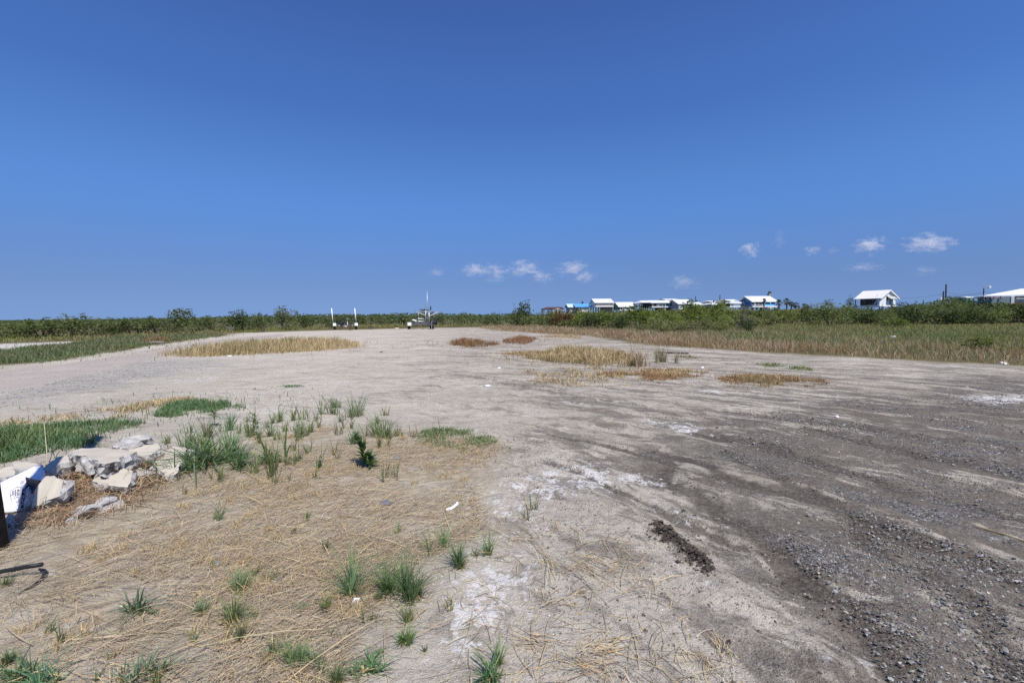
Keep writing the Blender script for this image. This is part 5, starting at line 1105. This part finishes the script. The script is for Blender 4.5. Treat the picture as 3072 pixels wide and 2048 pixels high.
MB().bar((Lh+.38, -Wd, ze-.1), (Lh+.38, 0, zr-.1), .05, .24).bar((Lh+.38, 0, zr-.1), (Lh+.38, Wd, ze-.1), .05, .24).build('barge_board', M_trim, ro)
MB().box(-Lh+.3, Lh-.9, -Wd+1.66, -Wd+1.695, zf+.05, ze+.25).build('porch_back_wall', W_brown, t)
MB().box(-Lh-.2, Lh, -Wd+.1, Wd-.5, zf-.30, zf-.003).build('floor_deck', M_trim, t)
for x in (-Lh+.0, -.8, 1.2): MB().bar((x, -Wd+.2, zf), (x, -Wd+.2, ze-.05), .14).build('porch_post', M_wood, t)
MB().bar((-Lh, -Wd+.2, zf+.9), (.9, -Wd+.2, zf+.9), .08).bar((-Lh, -Wd+.2, zf+.5), (.9, -Wd+.2, zf+.5), .05).build('railing', M_wood, t)
stair(t, 1.3, zf, 2.3, zf+1.3, -Wd+.5, M_trim, .8)
for yy in (-.5, 1.6):
    f = MB().bar((Lh-.06, yy-.3, zf+.9), (Lh-.06, yy+.3, zf+.9), .06).bar((Lh-.06, yy-.3, zf+1.9), (Lh-.06, yy+.3, zf+1.9), .06).build('window', M_trim, t); MB().box(Lh-.095, Lh-.07, yy-.28, yy+.28, zf+.93, zf+1.87).build('pane', M_glass, f)
MB().add([(Lh-.1, -1.0, ze+.55), (Lh-.1, 2.0, ze+.55), (Lh+1.0, 2.0, ze-.1), (Lh+1.0, -1.0, ze-.1), (Lh-.1, -1.0, ze+.47), (Lh-.1, 2.0, ze+.47), (Lh+1.0, 2.0, ze-.18), (Lh+1.0, -1.0, ze-.18)], [(0, 1, 2, 3), (7, 6, 5, 4), (0, 4, 5, 1), (1, 5, 6, 2), (2, 6, 7, 3), (3, 7, 4, 0)]).build('awning', W_grey, t)
dd = MB().box(Lh-.095, Lh-.03, .35, 1.15, zf+.02, zf+2.0).build('door', W_slate, t)
t.scale = (.81, .81, 1)
for x in (-Lh+.2, 0, Lh-.3):
    for yy in (-Wd+.6, Wd-1): MB().tube([(x, yy, -.3), (x, yy, zf-.305)], .14, 8).build('piling', M_wood, t)
house('teal_shed', 'small teal shed with flat white roof left of the far right house', 2898, 2928, 82, 3, 889.2, 891, 908, W_teal, M_roofw, ((2913, 2917, 897, 902),), piles=3, ov=.12, group='raised houses along the far road')
h, k_ = house('long_house', 'long pale house with white hip roof cut by the right picture edge', 2952, 3150, 70, 8, 869.5, 886, 907, W_sage, M_roofw, ((2954, 2960, 890, 900), (2963, 2969, 891, 898), (2987, 2992, 891, 899), (3026, 3030, 889, 895)), hip=4.5, piles=7)
MB().box(k_['X'](2967), k_['X'](3009), -k_['h2']-.15, -k_['h2']+.43, k_['zf']-.2, k_['ze']-.19).build('slate_front', W_slate, h)
MB().box(k_['X'](3009.5), k_['X'](3016), -k_['h2']-.22, -k_['h2']+.43, k_['zf']-.2, k_['ze']-.19).box(k_['X'](3058), k_['X'](3140), -k_['h2']-.05, -k_['h2']+.43, k_['zf']-.2, k_['ze']-.8).build('white_front', W_white, h)
for a_ in (2958, 2971, 2985.5, 3063, 3068): MB().box(k_['X'](a_), k_['X'](a_+2.6), -k_['h2']-.30, -k_['h2']-.24, k_['Z'](898), k_['Z'](889)).build('shutter', simple('red_shutter', (.22, .05, .05)), h)
m = MB().bar((k_['X'](3018), -k_['h2']-.6, k_['Z'](897)), (k_['X'](3032), -k_['h2']-.6, k_['Z'](897)), .1).bar((k_['X'](3032), -k_['h2']-.6, k_['Z'](897)), (k_['X'](3050), -k_['h2']-.6, k_['Z'](908)), .1); m.build('stair_rail', M_trim, h)

def turn(h, k_, ang, x0, ye, Y):                       # turn a house about its front left eave corner
    h.rotation_euler[2] = ang; cnr = D(x0, ye, Y); lx, ly = k_['xa'], -k_['h2']
    h.location = (cnr[0]-(lx*math.cos(ang)-ly*math.sin(ang)), cnr[1]-(lx*math.sin(ang)+ly*math.cos(ang)), 0)
turn(h, k_, -.62, 2952, 886, 70)
# ------------------------------------------------------------------ poles and wires
def pole(x, yt, Y, label, r=.14, arm=False, lamp=False, lean=0.0):
    a = D(x, yt, Y); t = thing('utility_pole', label, 'utility pole', (a[0], a[1], 0), 0, 'utility poles along the far road')
    H = a[2]; MB().tube([(-lean*H, 0, -.3), (0, 0, H)], [r, r*.75], 8).build('shaft', M_dwood, t)
    if arm: MB().bar((-.8, 0, H-.5), (.8, 0, H-.5), .12).build('crossarm', M_dwood, t)
    if lamp: MB().tube([(0, 0, H), (.15, -.5, H+.15)], .05, 6).tube([(.15, -.5, H+.15), (.18, -.9, H+.12)], [.12, .18], 8).build('lamp_head', M_white, t)
    return a
pole(2087, 888.5, 130, 'short dark pole standing behind the low white house', .16)
pole(2160, 884.5, 128, 'dark pole rising behind the broad white hip roof', .16)
pA = pole(2830.5, 873.5, 92, 'shorter of the twin dark poles right of the cream house', .15)
pB = pole(2838.5, 852.5, 90, 'taller of the twin dark poles right of the cream house', .15, False, False, -.01)
pC = pole(2951.5, 864, 80, 'thin pole with lamp head left of the far right house', .09, False, True)
pole(2811.5, 897, 110, 'stubby thin pole with white top left of the twin poles', .10, False, True)
pole(2771, 899.5, 125, 'tiny far pole between the cream house and twin poles', .10)
def wire(a, bb, sag, label):
    a, bb = np.array(a), np.array(bb); m = MB(); pts_ = [a+(bb-a)*t-np.array([0, 0, sag*4*t*(1-t)]) for t in np.linspace(0, 1, 14)]
    m.tube(pts_, .018, 5); tag(m.build('overhead_wire', simple('wire_grey', (.12, .12, .13)), None), label, 'overhead wire', 'overhead wires on the utility poles')
wire(pB-[0, 0, 1.4], pC-[0, 0, .6], .5, 'upper overhead wire from the taller twin pole to the lamp pole')
wire(pB-[0, 0, 2.2], pC-[0, 0, .9], .1, 'lower overhead wire from the taller twin pole to the lamp pole')
wire(D(2700, 893, 130), pA-[0, 0, .5], .3, 'overhead wire running left from the shorter twin pole')
wire(pC-[0, 0, .6], D(3150, 880, 70), .3, 'overhead wire running right from the lamp pole')
# ------------------------------------------------------------------ shrubs, thicket, palms
M_stem = simple('shrub_stem', (.13, .10, .08), .9); M_deadw = simple('dead_wood', (.34, .31, .28), .9)
def leaf_quads(c, size, C, upb=.35):
    n = len(c); nr = rng.normal(0, 1, (n, 3)); nr[:, 2] = np.abs(nr[:, 2])+upb; nr /= np.linalg.norm(nr, axis=1)[:, None]
    u = np.cross(nr, rng.normal(0, 1, (n, 3))); u /= np.linalg.norm(u, axis=1)[:, None]+1e-9; v = np.cross(nr, u)
    s = (size*rng.uniform(.6, 1.3, n))[:, None]; bend = nr*s*.12
    V = np.stack([c-u*s, c-v*s*.5+bend, c+u*s, c+v*s*.5+bend], 1).reshape(-1, 3); k = np.arange(n)[:, None]*4
    T = np.concatenate([k+np.array([0, 1, 2]), k+np.array([0, 2, 3])]); return V, T, np.repeat(C, 4, 0)
def crown_pts(n, w, h, lobes, sprigs=0, low=.08):
    """leaf positions of a bush: a shell of uneven lobes, plus shoots sticking out of the top"""
    out = []; wl = []
    L = []
    for i in range(lobes):
        a = rng.uniform(0, 6.28); r = w*.5*math.sqrt(rng.random())*.72; z = h*(low+rng.uniform(.12, .78)*(1-.45*(2*r/w)**2)); R = rng.uniform(.16, .30)*min(w, h*1.4)
        L.append((r*math.cos(a), r*math.sin(a), z, R))
    wt = np.array([l[3]**2 for l in L]); idx = rng.choice(lobes, n, p=wt/wt.sum())
    L = np.array(L)[idx]; d = rng.normal(0, 1, (n, 3)); d /= np.linalg.norm(d, axis=1)[:, None]
    rr = L[:, 3]*rng.uniform(.35, 1.0, n)**.45*rng.uniform(.85, 1.15, n)
    p = L[:, :3]+d*rr[:, None]*[1, 1, .8]; p[:, 2] = np.clip(p[:, 2], .03*h, None)
    tone = (idx*7919 % 13)/13.0
    for i in range(sprigs):
        b0 = L[rng.integers(0, n)][:3].copy(); b0[2] += .1*h; k = rng.integers(8, 18); t = rng.random(k); dr = np.array([rng.normal(0, .22), rng.normal(0, .22), 1.0]); ln = rng.uniform(.18, .42)*h
        q = b0+dr*ln*t[:, None]+rng.normal(0, .03*h, (k, 3))*(1-t[:, None]*.6); p = np.concatenate([p, q]); tone = np.concatenate([tone, np.full(k, .4)])
    return p, tone
KIND = {'mangrove': ([(.088, .118, .05), (.11, .142, .058), (.14, .17, .075), (.17, .19, .10)], .13), 'bright': ([(.16, .205, .055), (.19, .235, .065), (.13, .17, .05), (.22, .25, .09), (.10, .13, .05)], .10),
        'dark': ([(.062, .09, .04), (.08, .112, .048), (.10, .13, .058)], .12), 'pale': ([(.19, .21, .10), (.23, .24, .13), (.16, .18, .085)], .09), 'grey': ([(.16, .155, .12), (.20, .19, .155), (.12, .13, .085)], .07), 'rust': ([(.16, .075, .04), (.20, .10, .05), (.12, .06, .035)], .10)}
PROT = {}
def shrub_proto(kind, v, leafk=1.0, n=900, shape=1.0):
    key = (kind, v)
    if key in PROT: return PROT[key]
    cols, ls = KIND[kind]; w, h = 1.0, 1.0
    p, tone = crown_pts(n, w*1.0, h, 12, 7 if kind in ('mangrove', 'dark') else 4)
    m = len(p); C = palette(m, cols, .18)*(.78+.45*tone[:, None])*rng.uniform(.82, 1.28)
    V, T, Cc = leaf_quads(p, np.full(m, .040), C)
    V[:, 2] = np.minimum(V[:, 2]/np.percentile(p[:, 2], 91), 1.22+.3*V[:, 0]); V[:, :2] *= .5/np.percentile(np.abs(p[:, 0]), 98)
    crown = tri_mesh('crown', V, T, Cc, M_leaf)
    mb = MB()
    for i in range(7):
        a = rng.uniform(0, 6.28); r = rng.uniform(.1, .38); mb.tube([(.03*math.cos(a), .03*math.sin(a), -.02), (r*.5*math.cos(a), r*.5*math.sin(a), .3), (r*math.cos(a), r*math.sin(a), rng.uniform(.55, .8))], [.016, .011, .004], 5)
    o = mb.build('stem', M_stem); st = o.data; bpy.data.objects.remove(o)
    PROT[key] = (crown, st); return PROT[key]
def shrub(x, yb, yt, wpx, kind, label, group=None, Y=None, v=None, name='shrub', cat='shrub'):
    if Y is None: p0 = P(x, yb)
    else: p0 = D(x, yb, Y); p0[2] = 0
    Yd = p0[1]; h = float(D(x, yt, Yd)[2]); w = wpx*Yd/FPX
    t = thing(name, label, cat, (p0[0], p0[1], 0), rng.uniform(0, 6.28), group)
    cr, st = shrub_proto(kind, int(rng.integers(0, 4)) if v is None else v)
    for nm, me in (('crown', cr), ('stem', st)):
        o = link(nm, me, t); o.scale = (w, w*rng.uniform(.85, 1.1), h)
    return t
# ones that stand out
shrub(524, 1001, 934, 84, 'mangrove', 'big rounded shrub rising above the left hedge behind the tan grass', None, None, 0)
shrub(724, 994, 938, 62, 'dark', 'dark upright shrub in the hedge left of the two peaked ones', None, None, 1)
shrub(853, 990, 929, 76, 'mangrove', 'peaked shrub above the hedge left of the first trailer', None, None, 2)
shrub(790, 996, 948, 56, 'mangrove', 'lower grey green shrub between the dark upright and peaked shrubs', None, None, 3)
shrub(120, 1016, 963, 150, 'mangrove', 'wide dark shrub at the hedge front near the far left', None, None, 1)
shrub(235, 1012, 952, 120, 'mangrove', 'shrub with twiggy top shoots in the left hedge', None, None, 2)
shrub(1275, 979, 932, 60, 'dark', 'dark shrub right behind the mast of the larger trailer')
shrub(1568, 977, 916, 76, 'dark', 'dark round shrub standing alone left of the scrub and houses', None, None, 2)
shrub(1548, 978, 938, 44, 'dark', 'lower dark shrub touching the lone round one on its left', None, None, 0)
shrub(1760, 986, 934, 110, 'bright', 'big round bright green shrub right of the rust brown dead brush')
shrub(1830, 988, 941, 100, 'bright', 'second round bright green shrub under the tall white house')
shrub(1780, 989, 945, 60, 'dark', 'small dark shrub between the two round bright green shrubs')
shrub(1915, 986, 927, 110, 'bright', 'tall bright green shrub below the teal house')
shrub(1862, 990, 950, 70, 'dark', 'low dark green shrub in front of the second bright one')
shrub(2010, 994, 947, 100, 'bright', 'olive green shrub below the dark teal house')
shrub(1968, 996, 960, 80, 'pale', 'pale grey green shrub at the front of the scrub')
shrub(2080, 990, 914, 90, 'bright', 'tall green shrub hiding the foot of the steep white roof')
shrub(2150, 986, 914, 96, 'bright', 'tall feathery green shrub left of the hip roofed house')
shrub(2050, 999, 965, 90, 'pale', 'pale green low shrub front of the scrub under the steep white roof')
shrub(2175, 994, 950, 80, 'bright', 'fresh green shrub left of the grey dead bush')
shrub(2240, 992, 942, 66, 'grey', 'grey dead bush with bare twigs in the marsh edge', None, None, 0)
shrub(2246, 1000, 962, 44, 'dark', 'little dark green shrub in front of the grey dead bush')
shrub(2430, 978, 920, 70, 'mangrove', 'dark mangrove left half of the pair in front of the right hedge')
shrub(2490, 980, 912, 100, 'mangrove', 'large dark mangrove in front of the right hedge near the palms')
shrub(2650, 981, 940, 80, 'mangrove', 'shrub at the foot of the right hedge under the cream house')
shrub(2690, 987, 958, 60, 'bright', 'yellow green low shrub at the foot of the right hedge')
shrub(2553, 915, 902, 26, 'dark', 'dark shrub at the left corner of the cream house', None, 96)
shrub(1685, 965, 943, 60, 'rust', 'rust brown dead brush before the pavilions', None, 66)
shrub(1712, 970, 944, 36, 'rust', 'rust brown dead brush against the big round bright shrub', None, 66)
shrub(1650, 972, 938, 80, 'pale', 'pale grey scrub below the maroon pavilion', None, 72)
shrub(2960, 1060, 1012, 110, 'bright', 'low bright green plant patch in the marsh at right', None, None, 1)
# hedge rows on the left and middle
gl = 'mangrove shrubs of the low hedge behind the lot'
line = [(-160, 1019, 968), (-60, 1017, 966), (40, 1016, 964), (180, 1014, 961), (310, 1010, 958), (400, 1007, 957), (470, 1004, 955), (600, 998, 951), (670, 996, 949), (760, 993, 949), (910, 987, 945), (970, 985, 944), (1030, 983, 944), (1090, 982, 943), (1150, 981, 943), (1210, 980, 942), (1330, 978, 940), (1390, 977, 940), (1450, 976, 940), (1500, 975, 940)]
for x, yb, yt in line:
    for r in range(2):
        xx = x+rng.uniform(-14, 14)+r*32; bb = yb-1-r*6; Yd = float(P(xx, bb)[1]); w = (2.7+.5*rng.random())/Yd*FPX
        shrub(xx, bb, yt+6+rng.uniform(-4, 4)+(0 if r == 0 else -1), w, 'mangrove' if rng.random() < .75 else 'dark', 'mangrove shrub forming the low dark hedge behind the lot', gl)
gr = 'shrubs of the tall dark hedge below the cream and far right houses'
for x, yb, yt in [(2560, 974, 918), (2600, 976, 916), (2640, 974, 917), (2690, 975, 916), (2740, 976, 914), (2790, 977, 910), (2840, 977, 903), (2885, 976, 908), (2935, 976, 907), (2985, 975, 905), (3035, 973, 908), (3085, 972, 905), (3140, 972, 905), (3200, 972, 905)]:
    for r in range(2):
        xx = x+rng.uniform(-12, 12)+r*24; bb = yb-r*5; Yd = float(P(xx, bb)[1])
        shrub(xx, bb, yt+6+rng.uniform(-8, 8)+(r == 0)*14, 88-14*r+rng.uniform(-8, 8), 'mangrove' if rng.random() < .7 else 'dark', 'dark shrub forming the tall hedge below the houses at right', gr)
gm = 'scrub bushes in front of the house row'
for x, yb, yt, k in [(1625, 976, 950, 'pale'), (1690, 978, 955, 'pale'), (1740, 974, 938, 'bright'), (1880, 980, 936, 'bright'), (1955, 984, 938, 'bright'), (2040, 986, 932, 'bright'), (2110, 982, 922, 'bright'), (2120, 994, 958, 'pale'), (2200, 980, 928, 'bright'), (2240, 975, 927, 'mangrove'), (2285, 975, 926, 'mangrove'), (2330, 973, 926, 'mangrove'), (2375, 972, 927, 'mangrove'), (2420, 968, 925, 'mangrove'), (2520, 968, 918, 'mangrove'), (2150, 999, 968, 'pale'), (2000, 1001, 972, 'pale'), (1930, 998, 968, 'pale'), (2260, 984, 950, 'pale'), (1700, 984, 965, 'pale'), (2310, 980, 950, 'pale')]:
    shrub(x+rng.uniform(-6, 6), yb, yt+4+rng.uniform(-7, 5), rng.uniform(60, 95) if k != 'pale' else rng.uniform(50, 75), k, {'bright': 'green scrub bush in the belt before the house row', 'pale': 'pale olive scrub bush at the front of the belt before the houses', 'mangrove': 'dark scrub bush in the belt below the blue house'}[k], gm)

# the far thicket out to the horizon: one mass
def thicket(name, label, xa, xb, Y0, Y1, n, hfun, cols, seed, size):
    t = rng.random(n); Y = Y0*(Y1/Y0)**(t**1.5); x = rng.uniform(xa, xb, n); X = (x-1536)/FPX*Y
    nz = fbm(X*.16, Y*.16, seed); nz2 = fbm(X*.55, Y*.55, seed+3); H = hfun(x, Y)*(.62+.55*nz+.35*(nz2-.5))
    z = H*(1-rng.random(n)**2.2*.75)
    C = palette(n, cols, .2)*(.75+.5*nz2[:, None])
    V, T, Cc = leaf_quads(np.c_[X, Y, z], size*np.clip(Y/60, .8, 9)*(.6+.4*(Y < 120)), C, .5)
    return stuff(name, label, 'thicket', [(V, T, Cc)], M_leaf)
DK = KIND['mangrove'][0]+KIND['dark'][0]
thicket('mangrove_thicket', 'dark mangrove thicket stretching to the horizon behind the left hedge', -400, 1660, 66, 900, 46000, lambda x, Y: np.interp(x, [-400, 0, 500, 1000, 1660], [1.15, 1.25, 1.6, 2.0, 2.0])*np.interp(Y, [60, 110, 300, 900], [1, 1, .85, 1.0]), DK, 201, .16)
thicket('scrub_thicket', 'green scrub thicket filling the ground before the house row', 1560, 2560, 74, 128, 30000, lambda x, Y: np.interp(x, [1560, 1700, 1900, 2100, 2300, 2560], [1.6, 1.8, 2.3, 2.6, 2.4, 2.4]), KIND['pale'][0]+KIND['bright'][0]+KIND['bright'][0], 207, .14)
thicket('hedge_thicket', 'dark thicket filling the depth of the tall right hedge', 2520, 3400, 66, 110, 24000, lambda x, Y: np.interp(x, [2520, 2620, 2700, 2840, 2950, 3400], [2.5, 2.3, 2.8, 3.9, 3.3, 3.3])*np.interp(Y, [66, 74, 110], [.9, 1, 1.02]), DK, 211, .14)

# dead trunk and bare sticks in the scrub
def sticks(label, x, yb, yt, spread, n, mat, r=.03):
    p0 = P(x, yb); Yd = p0[1]; H = float(D(x, yt, Yd)[2]); w = spread*Yd/FPX; t = thing('dead_branches', label, 'dead branches', (p0[0], p0[1], 0))
    for i in range(n):
        a = rng.uniform(-1, 1); e = np.array([a*w, rng.uniform(-.3, .3), H*rng.uniform(.6, 1)])
        MB().tube([(a*.1, 0, -.05), e*.5+[rng.normal(0, .1), 0, .1], e], [r, r*.7, r*.3], 5).tube([e*.5+[0, 0, .05], e*.75+[rng.normal(0, .25), .1, .15]], [r*.6, r*.2], 5).build('branch', mat, t)
sticks('bare grey branches right of the lone round shrub', 1612, 977, 950, 16, 6, M_deadw, .035)
sticks('bare grey twigs of the dead bush in the marsh', 2226, 992, 950, 34, 9, M_deadw, .03)
sticks('thin dark dead stalks in the marsh before the scrub', 2078, 1006, 972, 14, 4, M_dwood, .018)
sticks('bare pale branches at the left hedge foot', 690, 996, 975, 26, 6, M_deadw, .03)
a_, b_ = P(1655, 976)+np.array([0, 0, .35]), P(1692, 975)+np.array([0, 0, 1.0])
tag(MB().tube([a_, (a_+b_)/2+[0, 0, .12], b_], [.10, .09, .05], 8).build('fallen_trunk', M_deadw, None, True), 'pale fallen trunk leaning out of the rust brown brush', 'trunk')

# palms by the blue house
def palm(x, yb, yt, Y, label, crownpx):
    p0 = D(x, yb, Y); H = float(D(x, yt, Y)[2]); cr = crownpx*Y/FPX/2; t = thing('fan_palm', label, 'palm', (p0[0], Y, 0), 0, 'fan palms beside the blue house'); hb = H-cr*.75
    ln = rng.normal(0, .15); MB().tube([(ln, 0, -.1), (ln*.4, 0, hb*.5), (0, 0, hb)], [.20, .15, .14], 9).build('trunk', M_wood, t)
    V = []; F = []; C = []
    for i in range(34):
        a = rng.uniform(0, 6.28); el = rng.uniform(-.9, 1.4); st = np.array([math.cos(a)*math.cos(el), math.sin(a)*math.cos(el), math.sin(el)])
        c0 = np.array([0, 0, hb])+st*cr*.5; side = np.cross(st, [0, 0, 1.0]); side /= np.linalg.norm(side)+1e-9; up = np.cross(side, st)
        dead = el < -.45; col = palette(1, [(.20, .15, .09)] if dead else [(.045, .075, .03), (.06, .09, .035), (.08, .11, .05)])[0]
        for f in np.linspace(-1.15, 1.15, 9):
            d = st*math.cos(f)+side*math.sin(f)-np.array([0, 0, .25]); k = len(V); tp = c0+d*cr*.55*rng.uniform(.8, 1.1)
            V += [c0, c0+d*cr*.3+up*.03+side*.05, tp, c0+d*cr*.3-up*.03-side*.05]; F += [(k, k+1, k+2), (k, k+2, k+3)]; C += [col]*4
        k = len(V); V += [np.array([0, 0, hb])-side*.02, np.array([0, 0, hb])+side*.02, c0]; F += [(k, k+1, k+2)]; C += [col]*3
    link('crown', tri_mesh('crown', np.array(V), np.array(F), np.array(C), M_leaf), t)
palm(2292, 922, 895, 104, 'small fan palm standing in front of the blue house porch', 14)
palm(2336, 924, 899, 106, 'fan palm at the right corner of the blue house', 24)
palm(2360, 924, 895, 106, 'tallest fan palm right of the blue house', 26)
palm(2374, 925, 905, 104, 'pale low fan palm close behind the tallest palm', 18)
palm(2388, 925, 907, 106, 'fan palm third from the blue house corner', 22)
palm(2413, 926, 910, 110, 'lone low fan palm at the right end of the palms', 20)

# ------------------------------------------------------------------ clouds: thin lit puffs far off
def cloud(x, y, w, h, dens, label):
    Y = 2600.0; c0 = D(x, y, Y); s = Y/FPX; seed = float(rng.uniform(0, 500))
    bm = bmesh.new(); bmesh.ops.create_icosphere(bm, subdivisions=2, radius=1.0); me = bpy.data.meshes.new('cloud'); bm.to_mesh(me); bm.free()
    b = NB('cloud'); p = b.pos(); ps = b.n('ShaderNodeVectorMath', operation='ADD'); b.put(ps.inputs[0], p); ps.inputs[1].default_value = (seed, seed*.7, 0)
    ln = b.n('ShaderNodeVectorMath', operation='LENGTH'); b.put(ln.inputs[0], p)
    nz = b.noise(ps.outputs[0], 2.3, 6, .66)
    f = b.math('SUBTRACT', b.math('ADD', b.math('MULTIPLY', nz, 2.4), -.78), b.math('MULTIPLY', ln.outputs['Value'], .62))
    f = b.mapr(f, .0, .5); f = b.math('MULTIPLY', f, dens)
    v = b.n('ShaderNodeVolumePrincipled'); v.inputs['Color'].default_value = (.97, .95, .96, 1); b.put(v.inputs['Density'], f); v.inputs['Anisotropy'].default_value = -0.25
    b.t.links.new(v.outputs[0], b.out.inputs['Volume']); me.materials.append(b.m)
    o = link('cloud', me, None, c0); o.scale = (w*s*.62, w*s*.35, h*s*.75); o.rotation_euler = (0, rng.uniform(-.12, .02), 0)
    tag(o, label, 'cloud', 'small clouds low in the sky')
CL = [(1425, 808, 80, 32, .012, 'wispy cloud left in the low cloud cluster above the mast'), (1487, 812, 56, 36, .013, 'cloud joined to the right of the left cluster wisp'), (1569, 806, 80, 40, .014, 'brightest slanting cloud in the middle of the low cluster'),
      (1625, 831, 62, 30, .011, 'small cloud below and right of the slanting middle one'), (1713, 806, 88, 34, .012, 'long slanting cloud at the upper right of the low cluster'), (1752, 831, 62, 26, .012, 'lowest right cloud of the low cluster'),
      (2250, 748, 50, 38, .02, 'small bright puffy cloud high above the blue house'), (2340, 717, 34, 44, .006, 'faint upright wisp right of the small bright puff'), (2437, 751, 44, 24, .014, 'small cloud left of the bright cloud above the cream house'), (2499, 752, 34, 14, .008, 'tiny faint cloud strip beside the small cloud'),
      (2611, 737, 80, 38, .018, 'bright puffy cloud above the cream house'), (2787, 729, 120, 40, .012, 'long streaky cloud highest at the right'), (2587, 802, 95, 20, .005, 'faint flat cloud right above the cream house roof'), (2776, 811, 54, 24, .005, 'faint cloud low above the twin poles'),
      (2053, 847, 82, 32, .006, 'faint cloud low above the dark teal house'), (1310, 818, 52, 24, .006, 'faint small cloud at the far left of the cluster'), (1488, 839, 66, 18, .004, 'faint flat cloud under the left cluster')]
for x_, y_, w_, h_, dn_, lb_ in CL: cloud(x_, y_, w_*1.25, h_*1.15, dn_*1.15, lb_)
